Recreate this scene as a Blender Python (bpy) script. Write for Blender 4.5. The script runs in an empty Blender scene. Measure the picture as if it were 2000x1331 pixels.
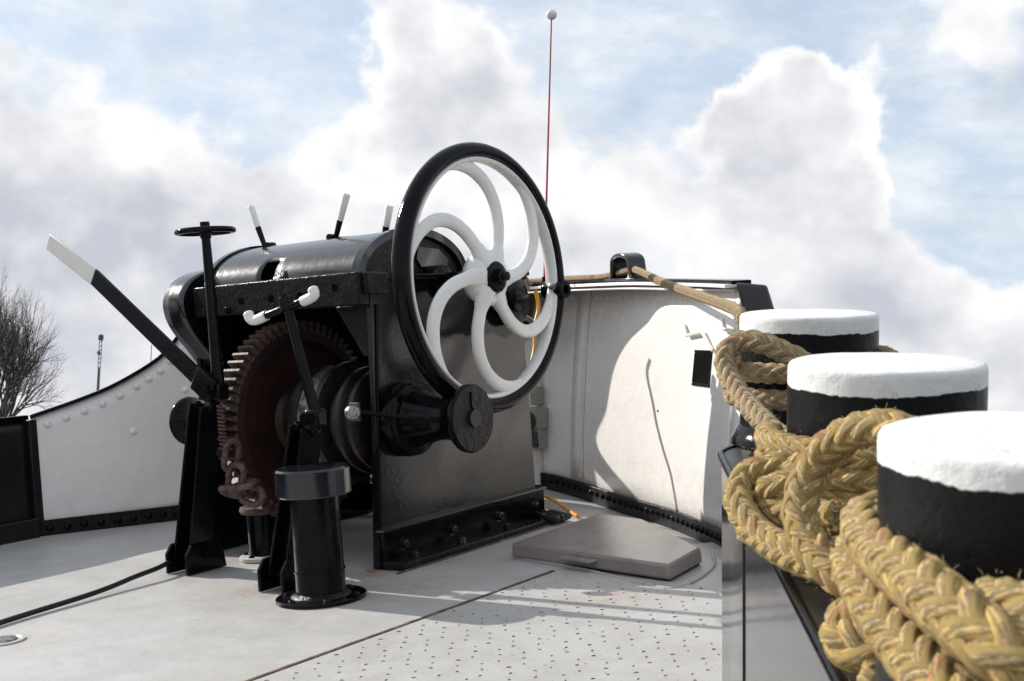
import bpy, math, random
import numpy as np
from mathutils import Vector as V, Matrix as M4, noise as mnoise
R_ = math.radians
random.seed(4)
SC = bpy.context.scene
COL = SC.collection

# ------------------------------------------------------------------ frames
# The ship's deck is heeled and trimmed against the true horizon.  Everything on
# the ship is laid out in the deck's own frame (X athwart, Y forward, Z up,
# metres) and SHIP carries that frame into the world, where Z is gravity up.
FPX, CX, CY = 2463.0, 1000.0, 665.5
_Y = V((1780, 180, -FPX)).normalized()
_X = V((3390, 180, FPX)); _X = (_X - _Y * _X.dot(_Y)).normalized()
_Z = _X.cross(_Y)
RD = M4((_X, _Y, _Z)).to_3x3()                      # camera vector -> deck vector
CAM_D = V((0, 0, 1.0))                              # eye, one metre above the deck
_up = V((.0437, 1, -.087)).normalized()             # gravity up seen by the camera
_fw = V((0, 0, -1)); _fw = (_fw - _up * _fw.dot(_up)).normalized()
_rt = _fw.cross(_up)
RW = M4((_rt, _fw, _up)).to_3x3()                   # camera vector -> world vector
EYE = V((0, 0, 3.6))
SHIP = M4.Translation(EYE) @ (RW @ RD.transposed()).to_4x4() @ M4.Translation(-CAM_D)

def ray(px, py): return RD @ V(((px - CX) / FPX, -(py - CY) / FPX, -1.0))
def P(px, py, **k):                                 # sight line cut by a deck-frame plane
    (a, v), = k.items(); i = 'xyz'.index(a); d = ray(px, py)
    return CAM_D + d * ((v - CAM_D[i]) / d[i])
def D(px, py, t): return CAM_D + ray(px, py) * t
def wdir(px, py): return (RW @ V(((px - CX) / FPX, -(py - CY) / FPX, -1.0))).normalized()

# ------------------------------------------------------------------ camera
cd = bpy.data.cameras.new('camera'); cam = bpy.data.objects.new('camera', cd); COL.objects.link(cam)
cam.matrix_world = M4.Translation(EYE) @ RW.to_4x4()
cd.sensor_width = 36.0; cd.lens = 36.0 * FPX / 2000.0
cd.clip_start = .05; cd.clip_end = 9000
cd.dof.use_dof = True; cd.dof.focus_distance = 4.9; cd.dof.aperture_fstop = 11
SC.camera = cam

# ------------------------------------------------------------------ light
SUN_D = V((-math.cos(R_(31)), -.02, math.sin(R_(31)))).normalized()
SUN_W = (SHIP.to_3x3() @ SUN_D).normalized()
sl = bpy.data.lights.new('sun', 'SUN'); so = bpy.data.objects.new('sun', sl); COL.objects.link(so)
sl.energy = 5.0; sl.angle = R_(.53); sl.color = (1, .955, .89)
so.rotation_euler = SUN_W.to_track_quat('Z', 'Y').to_euler()
SC.view_settings.view_transform = 'Standard'; SC.view_settings.look = 'None'
SC.view_settings.exposure = 0.15; SC.view_settings.gamma = 1.0

# ------------------------------------------------------------------ node helper
class N:
    def __init__(s, nt): s.t = nt
    def new(s, ty, **kw):
        n = s.t.nodes.new(ty)
        for k, v in kw.items(): setattr(n, k, v)
        return n
    def set(s, sock, v):
        if isinstance(v, bpy.types.NodeSocket): s.t.links.new(v, sock)
        else:
            if hasattr(sock.default_value, '__len__') and len(sock.default_value) == 4 and len(v) == 3: v = (*v, 1)
            sock.default_value = v
    def math(s, op, a, b=0.0, c=None, clamp=False):
        n = s.new('ShaderNodeMath', operation=op); n.use_clamp = clamp
        s.set(n.inputs[0], a); s.set(n.inputs[1], b)
        if c is not None: s.set(n.inputs[2], c)
        return n.outputs[0]
    def vmath(s, op, a, b=(0, 0, 0)):
        n = s.new('ShaderNodeVectorMath', operation=op); s.set(n.inputs[0], a)
        if op == 'SCALE': s.set(n.inputs['Scale'], b)
        else: s.set(n.inputs[1], b)
        return n.outputs['Value'] if op in ('DOT_PRODUCT', 'LENGTH', 'DISTANCE') else n.outputs[0]
    def mr(s, v, a, b, c=0.0, d=1.0, kind='SMOOTHSTEP'):
        n = s.new('ShaderNodeMapRange', interpolation_type=kind)
        for i, x in enumerate((v, a, b, c, d)): s.set(n.inputs[i], x)
        return n.outputs[0]
    def mix(s, f, a, b, blend='MIX'):
        n = s.new('ShaderNodeMix', data_type='RGBA', blend_type=blend)
        s.set(n.inputs[0], f); s.set(n.inputs[6], a); s.set(n.inputs[7], b); return n.outputs[2]
    def noise(s, vec, scale, detail=4.0, rough=.55, dist=0.0):
        n = s.new('ShaderNodeTexNoise'); s.set(n.inputs['Vector'], vec)
        s.set(n.inputs['Scale'], scale); s.set(n.inputs['Detail'], detail); s.set(n.inputs['Roughness'], rough); s.set(n.inputs['Distortion'], dist)
        return n.outputs[0]
    def mapv(s, vec, scale=(1, 1, 1), loc=(0, 0, 0)):
        n = s.new('ShaderNodeMapping'); s.set(n.inputs[0], vec); n.inputs['Location'].default_value = loc; n.inputs['Scale'].default_value = scale
        return n.outputs[0]

# ------------------------------------------------------------------ sky
wd = bpy.data.worlds.new('World'); SC.world = wd; wd.use_nodes = True
wt = wd.node_tree; wt.nodes.clear(); n = N(wt)
sky = n.new('ShaderNodeTexSky', sky_type='NISHITA'); sky.sun_disc = False
sky.sun_elevation = math.asin(SUN_W.z); sky.sun_rotation = math.atan2(SUN_W.x, SUN_W.y)
sky.air_density = 1.0; sky.dust_density = 1.5; sky.ozone_density = 1.2
gen = n.new('ShaderNodeTexCoord').outputs['Generated']
dirv = n.vmath('NORMALIZE', gen)
def wob(scale, det, amp):
    t = n.new('ShaderNodeTexNoise'); n.set(t.inputs['Vector'], dirv); t.inputs['Scale'].default_value = scale; t.inputs['Detail'].default_value = det; t.inputs['Roughness'].default_value = .55
    return n.vmath('SCALE', n.vmath('SUBTRACT', t.outputs['Color'], (.5, .5, .5)), amp)
dw = n.vmath('NORMALIZE', n.vmath('ADD', n.vmath('ADD', dirv, wob(7, 2, .10)), wob(20, 6, .085)))
def fbm(vec, det=9, sc=7.0, ro=.58): return n.noise(n.mapv(vec, (1, 1, 1.25), (3.1, .7, 1.9)), sc, det, ro)
f0 = fbm(dirv); fs = fbm(dirv, 3); f1 = fbm(n.vmath('ADD', dirv, tuple(SUN_W * .02 + V((0, 0, .03)))), 3)
blobs = [  # (px, py, radius px, weight): heaps of cumulus and the blue gaps between them
    (40, 330, 260, .17), (90, 440, 160, .14), (460, 330, 190, .22), (650, 420, 200, .12), (720, 90, 190, .20), (860, 300, 230, .17), (250, 150, 90, .12), (560, 290, 90, .10),
    (100, 560, 330, .10), (480, 620, 300, .06), (1150, 420, 300, .13), (1340, 270, 150, .16), (1490, 190, 120, .22), (1560, 270, 160, .30), (1690, 230, 110, .20),
    (1640, 440, 240, .24), (1890, 120, 150, .18), (1980, 560, 200, .08), (960, 560, 160, .06), (800, 180, 120, .10),
    (400, 110, 220, -.32), (590, 220, 150, -.30), (1290, 120, 200, -.34), (1550, 40, 180, -.26), (1030, 60, 140, -.20), (1820, 270, 140, -.30), (1940, 380, 150, -.34), (130, 40, 130, -.16), (1410, 190, 60, -.16), (950, 420, 80, -.08)]
bias = 0.0
for (px, py, r, w) in blobs:
    b = wdir(px, py); m = n.mr(n.vmath('DOT_PRODUCT', dw, tuple(b)), math.cos(r * 1.45 / FPX), math.cos(r * .05 / FPX), 0.0, w)
    bias = n.math('ADD', m, bias)
elev = n.new('ShaderNodeSeparateXYZ'); n.set(elev.inputs[0], dirv)
low = n.mr(elev.outputs[2], .22, .07, 0.0, .20)                       # cloud banks up towards the horizon
bias = n.math('ADD', bias, low)
dens = n.math('ADD', n.math('MULTIPLY_ADD', n.math('SUBTRACT', f0, .5), .95, .455), bias)
edge = n.math('MULTIPLY', n.math('SUBTRACT', fbm(dirv, 7, 30.0, .62), .5), .16)
mask = n.mr(n.math('ADD', dens, edge), .435, .625)
cirrus = n.mr(n.noise(n.mapv(dirv, (2.5, 2.5, 6), (.3, 0, 0)), 3.2, 8, .66), .32, .72, .14, .72)
veil = n.math('SUBTRACT', 1.0, n.math('MULTIPLY', n.math('SUBTRACT', 1.0, mask), n.math('SUBTRACT', 1.0, cirrus)))
body = n.math('ADD', n.math('MULTIPLY_ADD', n.math('SUBTRACT', fs, .5), .9, .455), bias)
thick = n.mr(body, .52, .95)
g0 = fbm(dirv, 6, 9.0, .5); g1 = fbm(n.vmath('ADD', dirv, tuple(SUN_W * .015 + V((0, 0, .020)))), 6, 9.0, .5)
lit = n.math('ADD', n.math('MULTIPLY', n.math('SUBTRACT', fs, f1), 1.8), n.math('MULTIPLY', n.math('SUBTRACT', g0, g1), 1.6))
puff = n.math('MULTIPLY', n.math('SUBTRACT', fbm(dirv, 8, 12.0, .6), .5), -1.2)
shade = n.math('ADD', n.math('ADD', n.math('SUBTRACT', n.math('MULTIPLY_ADD', thick, .58, .04), lit), puff), n.math('MULTIPLY', low, 1.2), clamp=True)
cloud = n.mix(shade, (9.5, 9.45, 9.45), (5.3, 5.5, 6.15))
sat = n.mix(.62, sky.outputs[0], (5.9, 7.4, 9.2))
skyc = n.mix(veil, sat, cloud)
bg = n.new('ShaderNodeBackground'); n.set(bg.inputs[0], skyc); bg.inputs[1].default_value = .1
out = n.new('ShaderNodeOutputWorld'); wt.links.new(bg.outputs[0], out.inputs[0])

# ------------------------------------------------------------------ materials
MAT = {}
def material(name, base, rough=.5, alt=None, altscale=6, altrange=(.45, .65), bump=0.0, bscale=60, bdetail=5, fine=0.0, fscale=400,
             coat=0.0, metal=0.0, spec=.5, rvar=.12, extra=None, stretch=(1, 1, 1)):
    m = bpy.data.materials.new(name); m.use_nodes = True; nt = m.node_tree; n = N(nt)
    bs = nt.nodes['Principled BSDF']; co = n.new('ShaderNodeTexCoord').outputs['Object']
    vec = n.mapv(co, stretch)
    c = n.mix(0, base, base)
    if alt is not None: c = n.mix(n.mr(n.noise(vec, altscale, 8, .62, .6), *altrange), base, alt)
    r = n.math('ADD', n.math('MULTIPLY', n.math('SUBTRACT', n.noise(vec, altscale * 2.3, 6, .6), .5), rvar * 2), rough)
    h = n.math('MULTIPLY', n.noise(vec, bscale, bdetail, .6), bump)
    if fine: h = n.math('ADD', h, n.math('MULTIPLY', n.noise(vec, fscale, 3, .6), fine))
    if extra:
        res = extra(n, co, c, r, h)
        c, r, h = res
    n.set(bs.inputs['Base Color'], c); n.set(bs.inputs['Roughness'], n.math('MAXIMUM', r, .03))
    bs.inputs['Metallic'].default_value = metal; bs.inputs['Specular IOR Level'].default_value = spec
    bs.inputs['Coat Weight'].default_value = coat; bs.inputs['Coat Roughness'].default_value = .08
    bp = n.new('ShaderNodeBump'); bp.inputs['Strength'].default_value = 1.0; bp.inputs['Distance'].default_value = 1.0
    n.set(bp.inputs['Height'], h); nt.links.new(bp.outputs[0], bs.inputs['Normal'])
    MAT[name] = m; return m

def spots(n, co, lst, c, col, sc=14):
    """rust bleeding out at given places of the deck frame"""
    tot = 0.0
    for (x, y, r, w) in lst:
        d = n.vmath('DISTANCE', n.mapv(co, (1, 1, 0)), (x, y, 0))
        tot = n.math('ADD', n.mr(d, r, 0.0, 0.0, w), tot)
    k = n.math('MULTIPLY', tot, n.mr(n.noise(co, sc, 8, .7, .8), .38, .66), clamp=True)
    return n.mix(k, c, col)

def deck_extra(n, co, c, r, h):
    streak = n.noise(n.mapv(co, (2.2, 9, 1)), 2.2, 8, .65, .5)
    c = n.mix(n.mr(streak, .52, .74, 0, .45), c, (.35, .32, .30))
    dirt = n.mr(n.noise(co, 70, 3, .5), .665, .72)
    c = n.mix(n.math('MULTIPLY', dirt, .7), c, (.12, .10, .09))
    scuff = n.mr(n.noise(n.mapv(co, (14, 2, 1)), 3.5, 5, .6), .66, .80, 0, .5)
    c = n.mix(scuff, c, (.41, .30, .27))
    scr = n.mr(n.noise(n.mapv(co, (4, 60, 1)), 1.6, 4, .55, .4), .655, .70, 0, .30)
    c = n.mix(scr, c, (.30, .27, .25))
    worn = n.mr(n.noise(co, 1.5, 8, .66, .3), .48, .66, 0, .50)
    c = n.mix(worn, c, (.37, .35, .33))
    c = spots(n, co, [(-3.62, 3.33, .22, .9), (-3.45, 3.70, .16, 1.0), (-4.38, 3.80, .16, .8), (-4.2, 3.75, .22, .35), (-3.30, 3.95, .12, .5), (-2.75, 3.8, .1, .6), (-2.3, 3.7, .35, .35), (-3.1, 3.55, .30, .35), (-3.3, 3.26, .26, .30), (-4.3, 3.47, .24, .30), (-2.6, 4.05, .20, .4), (-3.9, 2.45, .22, .25), (-3.36, 4.4, .12, .5)], c, (.30, .12, .05))
    return c, r, h
material('deck_paint', (.455, .443, .425), .42, (.405, .393, .376), 2.6, (.42, .66), bump=.006, bscale=5, fine=.0005, fscale=90, spec=.45, rvar=.2, extra=deck_extra)
def tread_extra(n, co, c, r, h):
    c, r, h = deck_extra(n, co, c, r, h)
    d = n.mr(n.noise(co, 30, 6, .7), .58, .75, 0, .55)
    return n.mix(d, c, (.36, .31, .28)), r, h
material('tread_paint', (.44, .43, .412), .5, (.385, .372, .352), 4, (.4, .66), bump=.002, bscale=24, fine=.0006, fscale=220, extra=tread_extra)
material('stud_paint', (.36, .34, .32), .6, (.14, .085, .06), 12, (.42, .62), bump=.001, bscale=200)
material('black_gloss', (.0030, .0030, .0037), .085, (.008, .008, .009), 5, (.4, .7), bump=.0012, bscale=26, fine=.00022, fscale=190, coat=0, spec=.13, rvar=.05)
material('black_smooth', (.0085, .010, .014), .13, (.012, .014, .018), 3, (.4, .7), bump=.0015, bscale=7, fine=.00006, fscale=160, coat=.3, spec=.5, rvar=.05)
material('casing_black', (.007, .0085, .012), .23, (.012, .014, .018), 3, (.4, .7), bump=.0035, bscale=5, fine=.00012, fscale=120, coat=.25, spec=.65, rvar=.06)
material('black_pitted', (.008, .008, .009), .2, (.018, .017, .016), 14, (.46, .68), bump=.006, bscale=42, bdetail=8, fine=.0009, fscale=150, coat=0, spec=.16, rvar=.14)
material('black_wood', (.012, .012, .013), .42, (.03, .028, .026), 22, (.5, .7), bump=.0012, bscale=30, fine=.0005, fscale=240, spec=.4, stretch=(1, 1, .22))
material('black_hull', (.007, .007, .009), .38, (.012, .012, .014), 3, bump=.004, bscale=4, spec=.4)
material('white_gloss', (.76, .745, .71), .28, (.66, .63, .58), 9, (.5, .8), bump=.0003, bscale=14, coat=.2)
def wall_extra(n, co, c, r, h):
    st = n.mr(n.noise(n.mapv(co, (7, 7, .9)), 2.4, 8, .65, .4), .60, .84, 0, .20)
    c = n.mix(st, c, (.66, .63, .60))
    low = n.mr(n.new('ShaderNodeSeparateXYZ').outputs[2], 0, 1)  # placeholder, replaced below
    sep = n.new('ShaderNodeSeparateXYZ'); n.set(sep.inputs[0], co)
    low = n.math('MULTIPLY', n.mr(sep.outputs[2], .42, .05), n.mr(n.noise(co, 9, 8, .7), .46, .64), clamp=True)
    return n.mix(n.math('MULTIPLY', low, .22), c, (.55, .49, .45)), r, h
material('wall_paint', (.85, .82, .79), .28, (.81, .78, .745), 2.2, (.4, .7), bump=.012, bscale=2.6, fine=.0006, fscale=70, coat=.15, extra=wall_extra)
def plate_extra(n, co, c, r, h):  # ragged black margins; fades towards near edge and foot paint in a reflection
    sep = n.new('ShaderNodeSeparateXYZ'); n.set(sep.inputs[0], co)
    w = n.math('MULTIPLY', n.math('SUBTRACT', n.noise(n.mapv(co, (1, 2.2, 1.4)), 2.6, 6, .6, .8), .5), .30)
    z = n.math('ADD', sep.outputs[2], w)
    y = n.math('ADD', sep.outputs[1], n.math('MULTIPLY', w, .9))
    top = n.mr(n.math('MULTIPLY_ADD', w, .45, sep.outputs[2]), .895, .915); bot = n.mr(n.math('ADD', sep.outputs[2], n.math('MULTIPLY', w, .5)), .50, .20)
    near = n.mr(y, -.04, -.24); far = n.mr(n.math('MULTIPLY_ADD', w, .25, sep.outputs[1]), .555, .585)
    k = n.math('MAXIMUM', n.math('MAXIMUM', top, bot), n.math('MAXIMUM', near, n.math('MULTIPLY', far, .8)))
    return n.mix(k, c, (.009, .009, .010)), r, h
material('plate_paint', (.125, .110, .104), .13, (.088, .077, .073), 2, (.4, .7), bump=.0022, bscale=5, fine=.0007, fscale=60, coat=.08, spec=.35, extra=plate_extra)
def cap_extra(n, co, c, r, h):
    sep = n.new('ShaderNodeSeparateXYZ'); n.set(sep.inputs[0], co)
    w = n.math('ADD', n.math('MULTIPLY', n.math('SUBTRACT', n.noise(n.mapv(co, (1, 1, .5)), 5, 7, .55, .6), .5), .026), n.math('MULTIPLY', n.math('SUBTRACT', n.noise(co, 60, 4, .6), .5), .008))
    k = n.mr(n.math('ADD', sep.outputs[2], w), .2700, .2715, kind='LINEAR')
    wh = n.mix(n.mr(n.noise(co, 26, 8, .7, .5), .50, .74, 0, .7), (.74, .74, .725), (.53, .51, .48))
    wh = n.mix(n.mr(n.noise(co, 150, 3, .5), .70, .77, 0, .8), wh, (.16, .14, .13))
    return n.mix(k, c, wh), n.math('MULTIPLY_ADD', k, .08, r), n.math('ADD', h, n.math('MULTIPLY', k, .0012))
material('bollard_paint', (.008, .008, .0085), .34, (.050, .049, .048), 13, (.60, .74), bump=.0042, bscale=24, bdetail=9, fine=.0007, fscale=210, spec=.12, extra=cap_extra)
material('rust_iron', (.115, .072, .054), .55, (.042, .024, .018), 24, (.4, .65), bump=.002, bscale=70, fine=.0007, fscale=260, spec=.4)
material('gear_red', (.034, .0055, .0045), .5, (.015, .005, .0045), 7, (.4, .65), bump=.003, bscale=30, fine=.0006, fscale=200)
material('dark_iron', (.014, .011, .009), .32, (.038, .024, .017), 16, (.5, .7), bump=.002, bscale=50, fine=.0008, fscale=220, metal=.15)
material('bare_steel', (.34, .33, .31), .34, (.12, .11, .10), 34, (.45, .62), bump=.002, bscale=90, metal=.8)
material('hatch_paint', (.245, .208, .188), .25, (.20, .17, .153), 5, (.42, .66), bump=.0025, bscale=8, fine=.00025, fscale=110, spec=.55, rvar=.08)
material('sealant', (.05, .045, .04), .7, (.17, .09, .05), 13, (.48, .62), bump=.002, bscale=80)
material('red_rod', (.42, .035, .045), .35, None)
material('white_plastic', (.70, .68, .64), .35, (.6, .57, .53), 20)
material('grey_plastic', (.33, .31, .28), .45, (.26, .24, .22), 30, bump=.0004, bscale=80)
material('dark_plastic', (.035, .045, .045), .4, (.02, .02, .02), 30)
material('yellow_cable', (.66, .31, .012), .42, (.50, .22, .01), 20, bump=.0004, bscale=90)
material('cord_brown', (.18, .11, .055), .7, (.26, .17, .08), 60, bump=.0012, bscale=240)
material('plinth_top', (.018, .017, .018), .30, (.060, .048, .040), 5, (.48, .64), bump=.003, bscale=22, fine=.0009, fscale=170, spec=.5)
material('rubber', (.010, .010, .010), .55, None)
material('hole_shade', (.0025, .0025, .0025), .95, None, spec=.05)  # near-black colour stands in for the shade inside holes
material('bark', (.062, .050, .042), .9, (.10, .085, .07), 9, bump=.02, bscale=12)
material('bark_red', (.12, .062, .052), .9, None)
material('bank_grass', (.055, .07, .03), .9, (.11, .095, .055), .2, bump=.05, bscale=2)
material('mast_grey', (.10, .10, .11), .5, None)
def water_extra(n, co, c, r, h):
    return c, .06, n.math('MULTIPLY', n.noise(n.mapv(co, (1, 2.5, 1)), 1.6, 5, .6), .05)
material('water', (.02, .032, .03), .06, None, extra=water_extra)

def rope_material(name, light, shade, fleck, red, stripes):
    m = bpy.data.materials.new(name); m.use_nodes = True; nt = m.node_tree; n = N(nt); bs = nt.nodes['Principled BSDF']
    at = n.new('ShaderNodeAttribute'); at.attribute_name = 'lay'; uv = at.outputs['Vector']
    sep = n.new('ShaderNodeSeparateXYZ'); n.set(sep.inputs[0], uv); s, a, k = sep.outputs
    co = n.new('ShaderNodeTexCoord').outputs['Object']
    cv = n.new('ShaderNodeCombineXYZ'); n.set(cv.inputs[0], n.math('MULTIPLY', s, 70.0)); n.set(cv.inputs[1], n.math('MULTIPLY', n.math('SINE', a), 2.6)); n.set(cv.inputs[2], n.math('MULTIPLY_ADD', k, 7.3, n.math('MULTIPLY', n.math('COSINE', a), 2.6))); sv = cv.outputs[0]
    yarn = n.math('ADD', n.math('MULTIPLY', a, stripes), n.math('MULTIPLY', s, 210.0))
    wob = n.math('MULTIPLY', n.noise(co, 130, 3, .6), 2.6)
    fib = n.math('MULTIPLY_ADD', n.math('SINE', n.math('ADD', yarn, wob)), .5, .5)
    c = n.mix(n.mr(n.noise(sv, .9, 5, .65), .3, .7), light, shade)
    fl = n.math('MULTIPLY', n.mr(n.noise(sv, 2.6, 5, .8), .44, .54), n.mr(n.math('ADD', n.math('MULTIPLY', n.math('COSINE', a), .30), n.noise(co, 45, 4, .6)), .55, .78), clamp=True)
    c = n.mix(n.math('MULTIPLY', fl, .85), c, fleck)
    rd = n.math('MULTIPLY', n.mr(k, 2.5, 2.4, kind='LINEAR'), n.math('MULTIPLY', n.mr(fib, .80, .95), n.mr(n.noise(co, 22, 3, .6), .50, .56)), clamp=True)
    c = n.mix(n.math('MULTIPLY', rd, .85), c, red)
    c = n.mix(n.math('MULTIPLY', n.mr(fib, .45, 0), .62), c, tuple(x * .35 for x in shade))
    n.set(bs.inputs['Base Color'], c); bs.inputs['Roughness'].default_value = .72; bs.inputs['Specular IOR Level'].default_value = .3
    h = n.math('ADD', n.math('MULTIPLY', fib, .0016), n.math('MULTIPLY', n.noise(co, 380, 4, .7), .0034))
    bp = n.new('ShaderNodeBump'); bp.inputs['Distance'].default_value = 1.0; n.set(bp.inputs['Height'], h); nt.links.new(bp.outputs[0], bs.inputs['Normal'])
    MAT[name] = m
rope_material('rope_yellow', (.80, .59, .225), (.58, .385, .115), (.17, .14, .145), (.50, .10, .07), 7.0)
rope_material('rope_tan', (.66, .50, .28), (.52, .37, .19), (.24, .185, .16), (.36, .13, .06), 6.0)

material('fibre', (.62, .50, .28), .8, None)
# ------------------------------------------------------------------ mesh builder
class MB:
    def __init__(s): s.v = []; s.f = []
    def add(s, vs, fs):
        o = len(s.v); s.v += [V(p) for p in vs]; s.f += [tuple(i + o for i in f) for f in fs]; return s
    def box(s, c, size, rot=None):
        c = V(c); sx, sy, sz = [q / 2 for q in size]
        pts = [V((x, y, z)) for x in (-sx, sx) for y in (-sy, sy) for z in (-sz, sz)]
        if rot is not None: pts = [rot @ p for p in pts]
        return s.add([c + p for p in pts], [(0, 1, 3, 2), (4, 6, 7, 5), (0, 4, 5, 1), (2, 3, 7, 6), (0, 2, 6, 4), (1, 5, 7, 3)])
    def bar(s, a, b, w, h, up=(0, 0, 1)):                 # rectangular bar from a to b
        a, b = V(a), V(b); d = (b - a).normalized(); up = V(up); x = d.cross(up).normalized(); y = x.cross(d)
        return s.box((a + b) / 2, (w, (b - a).length, h), M4((x, d, y)).to_3x3().transposed())
    def prism(s, poly, d):                                # planar polygon extruded by vector d
        k = len(poly); poly = [V(p) for p in poly]; d = V(d)
        return s.add(poly + [p + d for p in poly], [tuple(range(k))[::-1], tuple(range(k, 2 * k))] + [(i, (i + 1) % k, k + (i + 1) % k, k + i) for i in range(k)])
    def lathe(s, o, ax, prof, n=48, cap=True):
        o = V(o); ax = V(ax).normalized(); x = ax.orthogonal().normalized(); y = ax.cross(x); vs = []; fs = []
        for (h, r) in prof:
            for i in range(n):
                t = 2 * math.pi * i / n; vs.append(o + ax * h + (x * math.cos(t) + y * math.sin(t)) * r)
        for j in range(len(prof) - 1):
            for i in range(n): fs.append((j * n + i, j * n + (i + 1) % n, (j + 1) * n + (i + 1) % n, (j + 1) * n + i))
        if cap: fs.append(tuple(range(n))[::-1]); fs.append(tuple((len(prof) - 1) * n + i for i in range(n)))
        return s.add(vs, fs)
    def tube(s, pts, r, n=10, cap=True, sec=None, up=None):   # swept section, sec = list of (u, v)
        pts = [V(p) for p in pts]; m = len(pts); vs = []; fs = []
        tg = [(pts[min(i + 1, m - 1)] - pts[max(i - 1, 0)]).normalized() for i in range(m)]
        x = tg[0].orthogonal().normalized() if up is None else V(up)
        for i in range(m):
            x = (x - tg[i] * x.dot(tg[i])).normalized(); y = tg[i].cross(x)
            ri = r[i] if hasattr(r, '__len__') else r
            S = sec if sec else [(math.cos(2 * math.pi * k / n), math.sin(2 * math.pi * k / n)) for k in range(n)]
            for (u, w) in S: vs.append(pts[i] + (x * u + y * w) * ri)
        k = len(S)
        for j in range(m - 1):
            for i in range(k): fs.append((j * k + i, j * k + (i + 1) % k, (j + 1) * k + (i + 1) % k, (j + 1) * k + i))
        if cap: fs.append(tuple(range(k))[::-1]); fs.append(tuple((m - 1) * k + i for i in range(k)))
        return s.add(vs, fs)
    def sheet(s, rows):                                   # grid of points
        m, k = len(rows), len(rows[0])
        return s.add([p for r in rows for p in r], [(j * k + i, j * k + i + 1, (j + 1) * k + i + 1, (j + 1) * k + i) for j in range(m - 1) for i in range(k - 1)])
    def mesh(s, name, mat, inv=None, smooth=40):
        me = bpy.data.meshes.new(name); vs = [inv @ p for p in s.v] if inv is not None else s.v
        me.from_pydata([tuple(p) for p in vs], [], s.f); me.update()
        import bmesh
        bm = bmesh.new(); bm.from_mesh(me); bmesh.ops.recalc_face_normals(bm, faces=bm.faces); bm.to_mesh(me); bm.free()
        if smooth:
            me.polygons.foreach_set('use_smooth', [True] * len(me.polygons)); me.set_sharp_from_angle(angle=R_(smooth))
        me.materials.append(MAT[mat]); return me

ROOTS = []
def tag(o, label=None, cat=None, group=None, kind=None):
    if label: o['label'] = label
    if cat: o['category'] = cat
    if group: o['group'] = group
    if kind: o['kind'] = kind
    return o
def thing(name, label=None, cat=None, loc=(0, 0, 0), rot=None, group=None, kind=None, ship=True):
    o = bpy.data.objects.new(name, None); o.empty_display_size = .1; COL.objects.link(o)
    L = M4.Translation(V(loc)) @ (rot.to_4x4() if rot is not None else M4.Identity(4))
    o.matrix_world = (SHIP @ L) if ship else L
    ROOTS.append(o); o_local[o.name] = L; return tag(o, label, cat, group, kind)
o_local = {}
def root_of(o):
    while o.parent: o = o.parent
    return o
def part(name, mb, mat, parent, bevel=0.0, smooth=40, solid=0.0, seg=2):
    L = o_local[root_of(parent).name]
    off = part_off.get(parent.name, V((0, 0, 0)))
    o = bpy.data.objects.new(name, mb.mesh(name, mat, M4.Translation(-off) @ L.inverted(), smooth)); COL.objects.link(o); o.parent = parent
    if solid: md = o.modifiers.new('solid', 'SOLIDIFY'); md.thickness = solid; md.offset = 0
    if bevel: md = o.modifiers.new('bevel', 'BEVEL'); md.width = bevel; md.segments = seg; md.limit_method = 'ANGLE'; md.angle_limit = R_(35)
    return o
part_off = {}
def single(name, mb, mat, label=None, cat=None, loc=(0, 0, 0), group=None, kind=None, bevel=0.0, smooth=40, ship=True, solid=0.0):
    L = M4.Translation(V(loc)); o = bpy.data.objects.new(name, mb.mesh(name, mat, L.inverted(), smooth)); COL.objects.link(o)
    o.matrix_world = (SHIP @ L) if ship else L; o_local[o.name] = L; ROOTS.append(o)
    if solid: md = o.modifiers.new('solid', 'SOLIDIFY'); md.thickness = solid; md.offset = 0
    if bevel: md = o.modifiers.new('bevel', 'BEVEL'); md.width = bevel; md.segments = 2; md.limit_method = 'ANGLE'
    return tag(o, label, cat, group, kind)
PIECE = {}
def piece(name, key, mk, mat, parent, pos, nrm, spin=0.0, scale=1.0):
    """a small repeated piece (rivet, bolt) sharing one mesh, standing along nrm"""
    if (key, mat) not in PIECE:
        mb = MB(); mk(mb); PIECE[(key, mat)] = mb.mesh(key, mat)
    L = o_local[root_of(parent).name]; inv = L.inverted()
    o = bpy.data.objects.new(name, PIECE[(key, mat)]); COL.objects.link(o); o.parent = parent
    q = V(nrm).to_track_quat('Z', 'Y').to_matrix().to_4x4()
    o.matrix_local = inv @ M4.Translation(V(pos)) @ q @ M4.Rotation(spin, 4, 'Z') @ M4.Scale(scale, 4)
    return o
def dome(r, h): return lambda mb: mb.lathe((0, 0, -.002), (0, 0, 1), [(0, r), (.002 + h * .35, r * .93), (.002 + h * .75, r * .62), (.002 + h, r * .05)], 14)
def hexbolt(r, h): return lambda mb: (mb.lathe((0, 0, -.002), (0, 0, 1), [(0, r * 1.35), (.005, r * 1.35)], 16), mb.lathe((0, 0, .003), (0, 0, 1), [(0, r), (h, r), (h + .003, r * .8)], 6), mb.lathe((0, 0, h), (0, 0, 1), [(0, r * .5), (.010, r * .5)], 10))

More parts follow.
